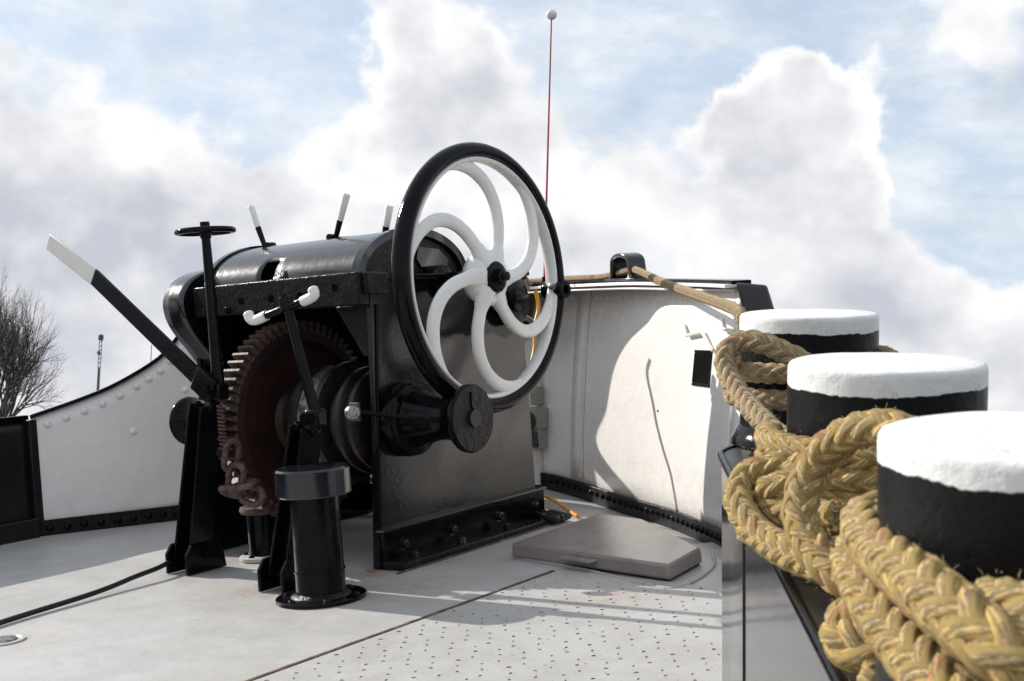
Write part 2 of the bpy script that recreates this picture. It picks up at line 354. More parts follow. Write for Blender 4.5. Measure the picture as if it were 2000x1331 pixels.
def crom(pts, step):
    """Catmull-Rom through pts, resampled at even steps"""
    pts = [V(p) for p in pts]; q = [pts[0] * 2 - pts[1]] + pts + [pts[-1] * 2 - pts[-2]]; dense = []
    for i in range(1, len(q) - 2):
        p0, p1, p2, p3 = q[i - 1:i + 3]; m = max(4, int((p2 - p1).length / step * 2) + 1)
        for k in range(m):
            t = k / m
            dense.append(.5 * ((2 * p1) + (p2 - p0) * t + (2 * p0 - 5 * p1 + 4 * p2 - p3) * t * t + (3 * p1 - p0 - 3 * p2 + p3) * t ** 3))
    dense.append(q[-2]); out = [dense[0]]; acc = 0
    for a, b in zip(dense, dense[1:]):
        l = (b - a).length
        while l > 0 and acc + l >= step:
            a = a.lerp(b, (step - acc) / l); out.append(a.copy()); l = (b - a).length; acc = 0
        acc += l
    return out
def smooth_pts(pts, it=2):
    for _ in range(it): pts = [pts[0]] + [(pts[i - 1] + pts[i] * 2 + pts[i + 1]) / 4 for i in range(1, len(pts) - 1)] + [pts[-1]]
    return pts

def rope_mesh(name, paths, dia, pitch, mat, inv, step=.0045, nstr=12, sides=7, seed=0):
    """plaited rope: half the strands laid left, half right, passing over and under"""
    rnd = random.Random(seed); vs = []; fs = []; lay = []
    half = nstr // 2; rs = dia * .150; R0 = dia * .5 - rs * 1.0; A = rs * .36
    for ctrl in paths:
        c = smooth_pts(crom(ctrl, step), 6); m = len(c)
        tg = [(c[min(i + 1, m - 1)] - c[max(i - 1, 0)]).normalized() for i in range(m)]
        x = tg[0].orthogonal().normalized(); fr = []
        for i in range(m): x = (x - tg[i] * x.dot(tg[i])).normalized(); fr.append((x.copy(), tg[i].cross(x)))
        ph0 = rnd.random() * 6
        for h in (1, -1):
            for k in range(half):
                off = 2 * math.pi * k / half; line = []; jr = rnd.uniform(.94, 1.06)
                for i in range(m):
                    ph = 2 * math.pi * i * step / pitch + ph0
                    th = h * ph + off; r = R0 + h * A * math.cos(h * half * ph / 2 + math.pi * k + math.pi / 4); r *= 1 + .04 * math.sin(i * step * 37 + k)
                    line.append(c[i] + (fr[i][0] * math.cos(th) + fr[i][1] * math.sin(th)) * r)
                base = len(vs)
                for i in range(m):
                    t = (line[min(i + 1, m - 1)] - line[max(i - 1, 0)]).normalized(); o = (line[i] - c[i]); o = (o - t * o.dot(t)).normalized(); b = t.cross(o)
                    for q in range(sides):
                        a = 2 * math.pi * q / sides
                        vs.append(inv @ (line[i] + (o * math.cos(a) * .92 + b * math.sin(a) * 1.30) * rs * jr)); lay.append((i * step, a, k + (0 if h > 0 else 10)))
                for i in range(m - 1):
                    for q in range(sides): fs.append((base + i * sides + q, base + i * sides + (q + 1) % sides, base + (i + 1) * sides + (q + 1) % sides, base + (i + 1) * sides + q))
                fs.append(tuple(base + q for q in range(sides))[::-1]); fs.append(tuple(base + (m - 1) * sides + q for q in range(sides)))
    me = bpy.data.meshes.new(name); me.from_pydata([tuple(p) for p in vs], [], fs); me.update()
    at = me.attributes.new('lay', 'FLOAT_VECTOR', 'POINT'); at.data.foreach_set('vector', np.array(lay, np.float32).ravel())
    me.polygons.foreach_set('use_smooth', [True] * len(me.polygons)); me.materials.append(MAT[mat]); return me
def rope(name, paths, dia, pitch, mat, label, cat, step=.0045, seed=0):
    loc = V(paths[0][0]); L = M4.Translation(loc)
    o = bpy.data.objects.new(name, rope_mesh(name, paths, dia, pitch, mat, L.inverted(), step, seed=seed)); COL.objects.link(o); o.matrix_world = SHIP @ L
    o_local[o.name] = L; ROOTS.append(o); tag(o, label, cat)
    rnd = random.Random(seed + 50); hair = MB()                     # loose fibres standing off the lay
    for ctrl in paths:
        c = crom(ctrl, .006)
        for i in range(1, len(c) - 1):
            for _ in range(2 if dia > .05 else 1):
                t = (c[i + 1] - c[i - 1]).normalized(); x = t.orthogonal(); x.rotate(M4.Rotation(rnd.uniform(0, 6.283), 3, t))
                b = c[i] + x * dia * .44; d = (x + t * rnd.uniform(-1.6, 1.6) + V((rnd.gauss(0, .4), rnd.gauss(0, .4), rnd.gauss(0, .4)))).normalized(); l = rnd.uniform(.003, .010)
                hair.tube([b, b + d * l * .6, b + d * l + t * rnd.uniform(-.004, .004)], [.00020, .00017, .00008], 3, cap=False)
    tag(part('loose_fibre', hair, 'fibre', o, smooth=0), kind='stuff')
    return o

# ================================================================== THE SETTING
# water and far bank lie level in the world
w = MB(); w.sheet([[V((x, y, 0)) for x in (-6000, -60, 60, 6000)] for y in (-3000, -60, 60, 6000)])
single('water', w, 'water', kind='structure', ship=False, smooth=0)
g = MB(); g.prism([V((-3000, 52, -1)), V((3000, 52, -1)), V((3000, 4000, -1)), V((-3000, 4000, -1))], (0, 0, 1.5))
single('river_bank', g, 'bank_grass', kind='structure', ship=False, smooth=0)

# plan of the bulwark at deck level, port quarter round the bow to starboard: (x, y, height)
WL_BLACK = [(-6.05, .4, .70), (-6.03, 1.6, .67), (-5.99, 2.7, .645), (-5.95, 3.4, .64), (-5.945, 3.63, .625), (-5.93, 3.84, .622)]
WL = [(-5.93, 3.84, .622), (-5.80, 4.03, .685), (-5.68, 4.20, .756), (-5.55, 4.39, .877), (-5.49, 4.48, .985), (-5.43, 4.57, 1.09), (-5.34, 4.76, 1.12), (-5.24, 5.10, 1.13), (-5.06, 5.46, 1.13)]
WR = [(-5.06, 5.46, 1.13), (-4.82, 5.72, 1.13), (-4.45, 5.85, 1.13), (-4.03, 5.78, 1.13), (-3.69, 5.64, 1.12), (-3.26, 5.40, 1.105), (-2.87, 5.13, 1.08), (-2.48, 4.79, 1.055), (-2.36, 4.67, 1.045)]
STERN = [(-2.36, 4.67), (-1.98, 4.27), (-1.25, 3.35), (-.45, 2.2), (.25, .9), (.75, -.8), (1.0, -6), (-6.2, -6), (-6.1, -2), (-6.05, .4)]
def dense(l, m=6):
    pts = crom([V(p) for p in l], .06 if m == 6 else .03); return pts
def normals(pts):
    out = []
    for i in range(len(pts)):
        t = pts[min(i + 1, len(pts) - 1)] - pts[max(i - 1, 0)]; t = V((t.x, t.y, 0)).normalized(); out.append(V((-t.y, t.x, 0)))   # outboard (walking port -> bow -> starboard)
    return out
outline = [V((p.x, p.y, 0)) for p in dense(WL_BLACK)] + [V((p.x, p.y, 0)) for p in dense(WL)[1:]] + [V((p.x, p.y, 0)) for p in dense(WR)[1:]] + [V((x, y, 0)) for x, y in STERN[1:-1]]
wr_ = dense(WR); wn_ = normals(wr_)
def dip(x): return -.055 * max(0.0, min(1.0, (x + 4.0) / .7))           # the margin falls towards the waterway at the starboard bow
inner = [V((p.x, p.y, 0)) - q * .36 for p, q in zip(wr_, wn_)]
def deck_pts():
    a = [V((p.x, p.y, 0)) for p in dense(WL_BLACK)] + [V((p.x, p.y, 0)) for p in dense(WL)[1:-8]]
    return a + inner[6:] + [V((-2.08, 4.40, -.03))] + [V((x, y, 0)) for x, y in STERN[1:-1]]
dk = MB(); dk.prism([p + V((0, 0, -.02)) for p in deck_pts()], (0, 0, .02))
deck = single('deck', dk, 'deck_paint', kind='structure', smooth=0)
mg = MB().sheet([[a.lerp(V((p.x, p.y, dip(p.x))), f) + V((0, 0, -.001)) for a, p in zip(inner, wr_)] for f in (-.02, .5, 1.08)])
part('margin_plate', mg, 'deck_paint', deck, smooth=60)
part('margin_plate', MB().prism([V((-2.9, 4.35, -.06)), V((-1.5, 3.5, -.06)), V((-1.75, 4.15, -.06)), V((-2.42, 4.82, -.06))], (0, 0, .03)), 'deck_paint', deck)
hl = MB(); k = len(outline); cen = V((-3, 1, 0))
hl.add([p + (p - cen).normalized() * .04 + V((0, 0, -.03)) for p in outline] + [p + (p - cen) * -.08 + V((0, 0, -3.6)) for p in outline], [(i, (i + 1) % k, k + (i + 1) % k, k + i) for i in range(k)])
single('hull', hl, 'black_hull', kind='structure', smooth=60)

# studded tread plate, laid 4 mm proud of the smooth plating, with the sealed seam beside it
seam0, seam1 = V((-2.775, 1.2, 0)), V((-2.735, 3.93, 0))
tp = MB(); tp.prism([V((-2.762, 1.2, .001)), V((-.6, .9, .001)), V((-1.02, 2.25, .001)), V((-1.62, 3.3, .001)), V((-2.02, 3.86, .001)), V((-2.20, 3.90, .001)), V((-2.718, 3.96, .001))], (0, 0, .004))
tread = part('tread_plate', tp, 'tread_paint', deck, bevel=.001)
sm = MB(); rnd = random.Random(2)
prev = None; pts = []
for i in range(61):
    p = seam0.lerp(seam1, i / 60) + V((rnd.uniform(-.0015, .0015), 0, .0035)); pts.append(p)
sm.tube(pts, 1, sec=[(-.0045, 0), (-.009, .0), (-.006, .004), (.006, .005), (.009, 0)], up=(0, 0, 1), n=5)
part('seam', MB().add([p + V((dx, 0, dz)) for p in pts for dx, dz in ((-.011, -.003), (-.007, .002 + rnd.uniform(0, .0015)), (.006, .003), (.011, -.002))],
     [(4 * i + j, 4 * i + j + 1, 4 * i + j + 5, 4 * i + j + 4) for i in range(60) for j in range(3)]), 'sealant', deck)
st = MB(); row = 0; y = 1.30
while y < 3.92:
    x = -2.70 + (.046 * (row % 2) + .012 * (row % 3))
    while x < -.75:
        inb = x < -1.02 - (y - 2.25) * .62 - .05
        if inb and not (y > 3.84 and x > -2.3):
            a = (.5 if row % 2 else -.5) + rnd.uniform(-.15, .15) + 1.2; L, W, H = .0072 * rnd.uniform(.7, 1.2), .0034, .0030
            jx, jy = x + rnd.uniform(-.004, .004), y + rnd.uniform(-.004, .004)
            ca, sa = math.cos(a), math.sin(a)
            ring = [(L, 0, 0), (L * .3, W, 0), (-L, W * .5, 0), (-L, -W * .5, 0), (L * .3, -W, 0), (L * .35, 0, H), (-L * .7, 0, H)]
            st.add([V((jx + p[0] * ca - p[1] * sa, jy + p[0] * sa + p[1] * ca, .005 + p[2])) for p in ring], [(0, 1, 5), (1, 2, 6, 5), (2, 3, 6), (3, 4, 5, 6), (4, 0, 5)])
        x += .092
    y += .047; row += 1
tag(part('tread_stud', st, 'stud_paint', tread, smooth=30), kind='stuff')
# welded runs on the plating: round the hatch and under the windlass foot
wl = MB(); hp = [P(1010, 1092, z=0), P(1140, 1115, z=0), P(1290, 1150, z=0), P(1345, 1143, z=0), P(1392, 1110, z=0), P(1392, 1080, z=0)]
wl.tube([p + V((0, 0, .005)) for p in crom(hp, .02)], .006, 6)
part('weld', wl, 'tread_paint', deck)
wl2 = MB(); wl2.tube(crom([V((-3.32, 3.70, .001)), V((-3.318, 4.2, .001)), V((-3.322, 4.9, .001))], .03), .007, 6)
part('weld', wl2, 'sealant', deck)

# ================================================================== BULWARKS
RIV = dome(.021, .011)
def bulwark(name, label, plan, mat, flare, inner_foot=True, cap=True, capmat='black_gloss'):
    pts = dense(plan); nr = normals(pts); r = thing(name, label, 'bulwark', loc=(pts[0].x, pts[0].y, 0))
    for i in range(1): pass
    rows = []
    for j in range(9):
        f = j / 8; rows.append([V((p.x, p.y, 0)) + q * (flare * f ** 1.5) + V((0, 0, (p.z * f) if j else (-.08 if flare > .1 else 0))) for p, q in zip(pts, nr)])
    part('plate', MB().sheet(rows), mat, r, solid=.010, smooth=60)
    tops = [V((p.x, p.y, p.z)) + q * flare for p, q in zip(pts, nr)]
    return r, pts, nr, tops

# port quarter, painted black
rb, bp_, bn_, bt_ = bulwark('bulwark', 'black painted bulwark plate at far left edge of the deck', WL_BLACK, 'black_hull', 0)
part('top_rail', MB().tube([p + V((0, 0, .004)) for p in bt_], 1, sec=[(.012, .03), (.012, -.03), (-.012, -.03), (-.012, .03)], up=(0, 0, 1)), 'black_gloss', rb, bevel=.003)
part('foot_angle', MB().tube([V((p.x, p.y, .05)) - q * .035 for p, q in zip(bp_, bn_)], 1, sec=[(.05, .02), (.05, -.012), (-.05, -.03), (-.05, .02)], up=(0, 0, 1)), 'black_hull', rb, bevel=.004)

part('end_post', MB().box((-5.925, 3.84, .305), (.035, .045, .61)), 'black_hull', rb, bevel=.004)
# port bow, white, rising in a curve
rl, lp_, ln_, lt_ = bulwark('bulwark', 'white riveted bulwark sweeping upward behind the long brake lever', WL, 'wall_paint', 0)
part('top_rail', MB().tube([p + V((0, 0, .006)) for p in lt_], 1, sec=[(.008, .022), (.008, -.026), (-.010, -.026), (-.010, .022)], up=(0, 0, 1)), 'black_gloss', rl, bevel=.003)
part('foot_angle', MB().tube([V((p.x, p.y, .04)) - q * .016 for p, q in zip(lp_, ln_)], 1, sec=[(.042, .010), (.042, -.004), (-.030, -.010), (-.037, -.022), (-.040, .010)], up=(0, 0, 1)), 'black_pitted', rl, bevel=.004)
def along(pts, nr, d):
    acc = 0
    for i in range(1, len(pts)):
        l = (pts[i] - pts[i - 1]).length
        if acc + l >= d: f = (d - acc) / l; return pts[i - 1].lerp(pts[i], f), nr[i - 1].lerp(nr[i], f).normalized()
        acc += l
    return pts[-1], nr[-1]
for k in range(16):
    p, q = along(lp_, ln_, .06 + .088 * k)
    piece('rivet', 'foot_rivet', dome(.021, .013), 'black_gloss', rl, V((p.x, p.y, .040 + random.uniform(-.004, .004))) - q * .025, -q)
d_ = .085
while d_ < 1.4:
    p, q = along(lp_, ln_, d_); sl_ = along(lp_, ln_, d_ + .02)[0].z - p.z
    piece('rivet', 'wall_rivet', dome(.022, .013), 'wall_paint', rl, V((p.x, p.y, p.z - .060 - max(0, sl_) * .5)) - q * .004, -q); d_ += .098 if d_ < .55 else .075
for px, py in ((187, 847), (342, 752)):
    # two plugged bolt holes lower down on the plate
    best = min(range(len(lp_)), key=lambda i: abs((SHIP.to_3x3() @ V((0, 0, 0))).x + 0) + abs(i - (9 if px < 200 else 15)))
    p, q = lp_[best], ln_[best]
    piece('rivet', 'wall_rivet', RIV, 'wall_paint', rl, V((p.x, p.y, .50 if px < 200 else .70)) - q * .003, -q, scale=.9)

# bow and starboard bow
rr, rp_, rn_, rt_ = bulwark('bulwark', 'tall white bow bulwark with square freeing hole, right of the windlass', WR, 'wall_paint', .14)
part('top_rail', MB().tube([p + V((0, 0, .008)) for p in rt_], 1, sec=[(.010, .05), (.010, -.035), (-.008, -.035), (-.008, .05)], up=(0, 0, 1)), 'black_gloss', rr, bevel=.003)
def lip(i): return rt_[i] - rn_[i] * .03
part('rail_lip', MB().tube([p - q * .045 + V((0, 0, -.006)) for p, q in zip(rt_, rn_)], 1, sec=[(.009, .035), (.009, -.022), (-.003, -.022), (-.006, .035)], up=(0, 0, 1)), 'wall_paint', rr, bevel=.002)
part('foot_angle', MB().tube([V((p.x, p.y, .045 + dip(p.x))) - q * .012 for p, q in zip(rp_, rn_)], 1, sec=[(.045, .012), (.045, -.010), (-.020, -.018), (-.034, -.085), (-.045, -.09), (-.045, .012)], up=(0, 0, 1)), 'black_pitted', rr, bevel=.004)
seam_i = min(range(len(rp_)), key=lambda i: (rp_[i].xy - V((-3.73, 5.66))).length)
part('butt_strap', MB().sheet([[V((rp_[i].x, rp_[i].y, 0)) + rn_[i] * (.14 * f ** 1.5 - .010) + V((0, 0, rp_[i].z * f)) for i in (seam_i - 1, seam_i, seam_i + 1)] for f in [.08 + .9 * j / 8 for j in range(9)]]), 'wall_paint', rr, solid=.008)
for k in range(60):
    p, q = along(rp_, rn_, .05 + .060 * k)
    if p.x > -4.15 and p.x < -2.37:
        piece('rivet', 'foot_rivet_small', dome(.015, .011), 'black_gloss', rr, V((p.x, p.y, .055 + dip(p.x))) - q * .026, -q)
        f = (p.z - .055) / p.z
        if p.x > -3.9: piece('rivet', 'rail_rivet', dome(.011, .006), 'wall_paint', rr, V((p.x, p.y, p.z - .075)) + q * (.14 * ((p.z - .075) / p.z) ** 1.5 - .005), -q)
def wall_at(px, py, off=0.0):
    """point of the starboard bow plate on a sight line, and its inboard normal"""
    best = None
    for i in range(len(rp_)):
        for j in range(0, 101):
            f = j / 100; p = V((rp_[i].x, rp_[i].y, rp_[i].z * f)) + rn_[i] * (.14 * f ** 1.5)
            v = RD.transposed() @ (p - CAM_D); x, y = CX + v.x / -v.z * FPX, CY - v.y / -v.z * FPX; e = (x - px) ** 2 + (y - py) ** 2
            if best is None or e < best[0]: best = (e, p, rn_[i])
    return best[1] - best[2] * off, -best[2]
# freeing hole: framed black sheet on the plate, coloured for the shade inside
p0, nn = wall_at(1375, 718); tx = V((-nn.y, nn.x, 0)).normalized(); hw, hh = .098, .074
fr_ = MB(); up_ = (-nn * (.20 * math.sqrt(max(p0.z, .1))) + V((0, 0, 1))).normalized(); n2_ = tx.cross(up_).normalized(); nn = n2_ if n2_.dot(nn) > 0 else -n2_
def rect(mb, w0, h0, d0, d1): mb.prism([p0 + tx * a + up_ * b + nn * d0 for a, b in ((-w0, -h0), (w0, -h0), (w0, h0), (-w0, h0))], nn * (d1 - d0))
for a, b, w_, h_ in ((0, hh, hw + .008, .006), (0, -hh, hw + .008, .006), (hw, 0, .006, hh - .007), (-hw, 0, .006, hh - .007)):
    fr_.prism([p0 + tx * (a + sx * w_) + up_ * (b + sy * h_) + nn * .004 for sx, sy in ((-1, -1), (1, -1), (1, 1), (-1, 1))], nn * .006)
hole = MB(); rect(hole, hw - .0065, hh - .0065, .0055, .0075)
ho = part('freeing_hole', hole, 'hole_shade', rr); part('hole_frame', fr_, 'black_gloss', rr, bevel=.001)
# bent white brackets welded to the plate
for pth in ([(1341, 636), (1345, 655), (1381, 650), (1394, 684)], [(1414, 622), (1419, 641), (1443, 646)]):
    br = MB(); q = []
    for kx, (px, py) in enumerate(pth): q.append(wall_at(px, py, .012 if kx in (0, len(pth) - 1) else .022)[0])
    br.tube(q, .0085, 8); part('bracket', br, 'white_gloss', rr)
q, nq = wall_at(1283, 803); piece('screw', 'screw', dome(.006, .004), 'rubber', rr, q + nq * .006, nq)
# breasthook: level plate across the bow just under the rail; its curved inner edge shades the plating
ZB = 1.088
def zb(x): return float(np.interp(x, [-4.0, -3.7, -3.26, -2.87, -2.48, -2.3], [1.098, 1.092, 1.079, 1.056, 1.032, 1.022]))
inn = []
for px, py in ((1372, 592), (1300, 597), (1262, 632), (1230, 672), (1205, 722), (1185, 800), (1170, 890)):
    q_ = wall_at(px, py)[0]; zz = zb(q_.x - .25); inn.append(q_ + SUN_D * ((zz - q_.z) / SUN_D.z)); inn[-1].z = zb(inn[-1].x)
inn = [wall_at(1440, 566)[0]] + inn + [V((-4.95, 5.14, 1.098)), V((-5.22, 5.02, 1.098))]; inn[0].z = zb(inn[0].x)
def even(l, k):
    c = crom(l, .01); return [c[min(int(i * (len(c) - 1) / (k - 1)), len(c) - 1)] for i in range(k)]
oi = [V((p.x, p.y, zb(p.x + .08))) + q * .135 for p, q in zip(rp_, rn_)][::-1]
st_ = min(range(len(oi)), key=lambda i: (oi[i] - inn[0]).length)
outr = even(oi[st_:] + [V((-5.14, 5.32, 1.098)), V((-5.24, 5.08, 1.098))], 150); inr = even(inn, 150)
bh = MB().sheet([[a.lerp(b, f) for a, b in zip(inr, outr)] for f in [j / 10 for j in range(11)]])
qh = wall_at(1162, 628)[0]; qh = qh + SUN_D * ((ZB - qh.z) / SUN_D.z)
bh.f = [f for f in bh.f if (sum((bh.v[i] for i in f), V()) / 4 - qh).length > .022]
part('breasthook', bh, 'wall_paint', rr, solid=.010, smooth=60)
# black end piece where the rail drops at the starboard side
e0 = D(1437, 552, 5.12); e1 = D(1498, 557, 5.12); e2 = D(1530, 660, 5.12); e3 = D(1466, 660, 5.12)
dp = (ray(1480, 600).normalized())
part('rail_end', MB().prism([e0, e1, e2, e3], dp * .5), 'black_smooth', rr, bevel=.012, seg=3)
part('end_plate', MB().sheet([[V((-2.39, 4.705, -.08)), V((-2.12, 4.42, -.08)), V((-1.72, 4.02, -.08))], [V((-2.365, 4.735, .35)), V((-2.10, 4.45, .35)), V((-1.70, 4.04, .35))], [V((-2.31, 4.80, .85)), V((-2.06, 4.52, .80)), V((-1.68, 4.10, .60))]]), 'wall_paint', rr, solid=.010)

# ================================================================== WINDLASS
WX = dict(pr=-3.457, pl=-4.50)
AY, AZ = 3.95, .588                                          # main shaft
win = thing('anchor_windlass', 'black hand anchor windlass with big white-spoked wheel and rusty gear', 'windlass', loc=(-3.95, 4.3, 0))
def yz(x, l): return [V((x, a, b)) for a, b in l]
pr_poly = [(3.755, .004), (4.86, .004), (4.86, .6), (4.85, 1.15), (3.80, 1.19), (3.78, .6)]
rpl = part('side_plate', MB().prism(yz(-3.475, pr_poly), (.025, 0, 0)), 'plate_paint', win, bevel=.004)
part('side_plate', MB().prism(yz(-4.525, pr_poly), (.025, 0, 0)), 'black_gloss', win, bevel=.004)
part('edge_bar', MB().prism([V((-3.482, 3.735, .004)), V((-3.442, 3.735, .004)), V((-3.442, 3.825, 1.07)), V((-3.482, 3.825, 1.07))], (0, .018, 0)), 'black_gloss', win, bevel=.004)
part('edge_bar', MB().prism([V((-4.532, 3.735, .004)), V((-4.492, 3.735, .004)), V((-4.492, 3.825, 1.07)), V((-4.532, 3.825, 1.07))], (0, .018, 0)), 'black_gloss', win, bevel=.004)
for sx in (-3.475, -4.525):
    part('top_flange', MB().box((sx + .012, 4.35, 1.175), (.13, 1.02, .022)), 'black_gloss', win, bevel=.005)
part('back_sheet', MB().box((-3.985, 4.70, .66), (1.02, .012, .86)), 'black_gloss', win)
part('tie_beam', MB().box((-3.985, 4.78, 1.10), (1.02, .06, .08)), 'black_gloss', win, bevel=.005)
part('tie_beam', MB().box((-3.985, 4.80, .10), (1.0, .05, .14)), 'black_gloss', win, bevel=.005)
# foot angle of the right plate with bolts
part('foot_angle', MB().box((-3.436, 4.32, .075), (.024, 1.14, .15)), 'black_gloss', win, bevel=.004)
part('foot_flange', MB().box((-3.385, 4.32, .018), (.125, 1.15, .028)), 'black_pitted', win, bevel=.005)
part('foot_ledge', MB().box((-3.436, 4.32, .156), (.045, 1.16, .010)), 'black_smooth', win, bevel=.002)
part('foot_angle', MB().box((-4.54, 4.32, .06), (.03, 1.14, .11)), 'black_gloss', win, bevel=.004)
for yb in (3.86, 4.18, 4.52, 4.80): piece('bolt', 'bolt', hexbolt(.019, .018), 'black_smooth', win, (-3.424, yb, .085), (1, 0, 0), yb)
for yb in (3.86, 4.17, 4.50, 4.78): piece('bolt', 'bolt', hexbolt(.019, .018), 'black_smooth', win, (-3.365, yb, .032), (0, 0, 1), yb)
# front beam with bolt holes as black discs standing in for inner shade, and its gusset
bm_ = part('front_beam', MB().box((-3.898, 3.715, 1.136), (.985, .065, .134)), 'black_pitted', win, bevel=.008, seg=3)
for xb in (-4.25, -4.08, -3.90, -3.73, -3.53):
    piece('bolt_hole', 'bolt_hole', lambda mb: (mb.lathe((0, 0, -.004), (0, 0, 1), [(0, .0165), (.0055, .0165)], 16)), 'hole_shade', win, (xb, 3.682, 1.125 + (.02 if xb in (-3.53, -4.25) else 0)), (0, -1, 0))
for xb in (-4.30, -4.17): piece('bolt', 'bolt', hexbolt(.015, .012), 'black_pitted', win, (xb, 3.682, 1.092), (0, -1, 0), xb)
part('gusset', MB().prism([V((-3.62, 3.77, 1.07)), V((-3.475, 3.80, 1.07)), V((-3.475, 3.80, .86)), V((-3.50, 3.79, .86))], (0, .02, 0)), 'black_pitted', win, bevel=.004)
part('corner_block', MB().box((-3.435, 3.78, 1.155), (.10, .14, .09)), 'black_pitted', win, bevel=.012, seg=3)
# barrel cover over the intermediate shaft
def casing_prof(cy, ry, z0, rz, a0=0, a1=180, n=28): return [(cy - ry * math.cos(R_(a0 + (a1 - a0) * i / n)), z0 + rz * math.sin(R_(a0 + (a1 - a0) * i / n))) for i in range(n + 1)]
cp = casing_prof(4.13, .345, 1.185, .192)
import bmesh as _bm
xs = [-4.40 + i * (.90 / 30) for i in range(31)]
cas = MB(); rows = []
for x in xs: rows.append([V((x, a, b)) for a, b in cp])
full = MB().sheet(rows)
keep = []
for f in full.f:
    c = sum((full.v[i] for i in f), V()) / 4
    if -4.065 < c.x < -3.975 and c.y < 3.845: continue                   # open slot with the shaft behind
    keep.append(f)
full.f = keep
part('cover', full, 'casing_black', win, solid=.008, smooth=60)
for x0 in (-4.425, -3.505):
    a = casing_prof(4.13, .36, 1.185, .206); b = casing_prof(4.13, .322, 1.185, .172)
    rim = MB(); m = len(a)
    for i in range(m - 1): rim.prism([V((x0, *a[i])), V((x0, *a[i + 1])), V((x0, *b[i + 1])), V((x0, *b[i]))], (.03, 0, 0))
    part('cover_rim', rim, 'black_smooth', win, smooth=60)
part('cover_end', MB().prism([V((-3.512, a, b)) for a, b in casing_prof(4.13, .322, 1.176, .178)], (.014, 0, 0)), 'black_pitted', win, bevel=.002)
part('cover_end', MB().prism([V((-4.415, a, b)) for a, b in casing_prof(4.13, .322, 1.176, .178)], (.014, 0, 0)), 'black_pitted', win, bevel=.002)
part('inspection_lid', MB().prism([V((-3.499, a, b)) for a, b in ((4.18, 1.215), (4.34, 1.20), (4.38, 1.25), (4.31, 1.30), (4.17, 1.31), (4.155, 1.25))], (.012, 0, 0)), 'black_smooth', win, bevel=.004)
part('shaft_boss', MB().lathe((-4.02, 3.86, 1.215), (1, 0, 0), [(0, .03), (.03, .034), (.10, .034), (.12, .02)], 20), 'black_pitted', win)
part('boss_plate', MB().lathe((-3.94, 3.80, 1.215), (0, -.75, .65), [(0, .048), (.012, .046), (.02, .036)], 24), 'black_pitted', win)
# guard band round the small gear on the left
band = [(4.45, 1.24), (4.25, 1.295), (4.05, 1.305), (3.90, 1.292), (3.78, 1.268), (3.70, 1.230), (3.655, 1.175), (3.645, 1.125), (3.662, 1.06), (3.705, .995), (3.77, .92), (3.85, .82), (3.95, .70)]
bp = crom([V((0, a, b)) for a, b in band], .02)
part('guard_band', MB().sheet([[V((x, p.y, p.z)) for p in bp] for x in (-4.545, -4.50, -4.45, -4.408)]), 'casing_black', win, solid=.008, smooth=60)
part('guard_face', MB().prism([V((-4.415, p.y, p.z)) for p in bp[::3]] + [V((-4.415, 4.2, .75))], (.008, 0, 0)), 'black_gloss', win)
# main shaft, big gear, brake drum
part('main_shaft', MB().lathe((-4.9, AY, AZ), (1, 0, 0), [(0, .035), (1.83, .035)], 24), 'dark_iron', win)
gx0, gx1, GR, NT = -4.115, -4.020, .440, 65
gb = MB(); gb.lathe((gx0, AY, AZ), (1, 0, 0), [(0, .30), (0, GR - .040), (gx1 - gx0, GR - .040), (gx1 - gx0, GR - .085), (gx1 - gx0 - .03, GR - .095), (gx1 - gx0 - .035, .15), (gx1 - gx0 - .005, .13), (gx1 - gx0 + .03, .12), (gx1 - gx0 + .03, .03), (0, .03)], 96, cap=False)
gear = part('gear_wheel', gb, 'gear_red', win)
tm = MB()
tooth = [(-.0125, -.006), (-.0085, .024), (-.0055, .040), (.0055, .040), (.0085, .024), (.0125, -.006)]
tm.add([V((x, t, h)) for x in (0, gx1 - gx0) for t, h in tooth], [tuple(range(6)), tuple(range(11, 5, -1))] + [(i, i + 1, 7 + i, 6 + i) for i in range(5)])
tme = tm.mesh('tooth', 'rust_iron', smooth=20)
for i in range(NT):
    a = 2 * math.pi * i / NT
    o = bpy.data.objects.new('tooth', tme); COL.objects.link(o); o.parent = gear
    o.matrix_local = o_local[win.name].inverted() @ M4.Translation((gx0, AY, AZ)) @ M4.Rotation(a, 4, 'X') @ M4.Translation((0, 0, GR - .040))
part('brake_drum', MB().lathe((-3.985, AY, AZ), (1, 0, 0), [(0, .14), (.02, .19), (.05, .205), (.09, .205), (.10, .235), (.13, .235), (.14, .215), (.23, .215), (.245, .25), (.275, .25), (.29, .18), (.38, .16), (.39, .20), (.42, .205), (.44, .10), (.50, .09)], 72), 'dark_iron', win, smooth=30)
part('brake_band', MB().lathe((-3.842, AY, AZ), (1, 0, 0), [(0, .217), (0, .226), (.085, .226), (.085, .217)], 72, cap=False), 'bare_steel', win, smooth=30)
part('brake_flange', MB().lathe((-3.64, AY, AZ), (1, 0, 0), [(0, .21), (.008, .225), (.03, .225), (.04, .20), (.06, .20), (.07, .215), (.09, .215), (.10, .19)], 72), 'dark_iron', win, smooth=30)
# band screw with ribbed knob sticking out beside the plate edge
k0 = P(693, 806, y=3.64)
kn = MB(); kn.lathe(k0 + V((-.02, .0, 0)), (1, -.55, .02), [(0, .010), (.0, .028), (.028, .030), (.034, .026), (.036, .012)], 24)
part('screw_knob', kn, 'bare_steel', win); part('screw_rod', MB().tube([k0 + V((.01, .02, 0)), P(795, 816, y=3.80)], .009, 10), 'black_gloss', win)
part('screw_bracket', MB().box(k0 + V((-.035, .04, -.002)), (.05, .012, .075)), 'rust_iron', win, bevel=.003)
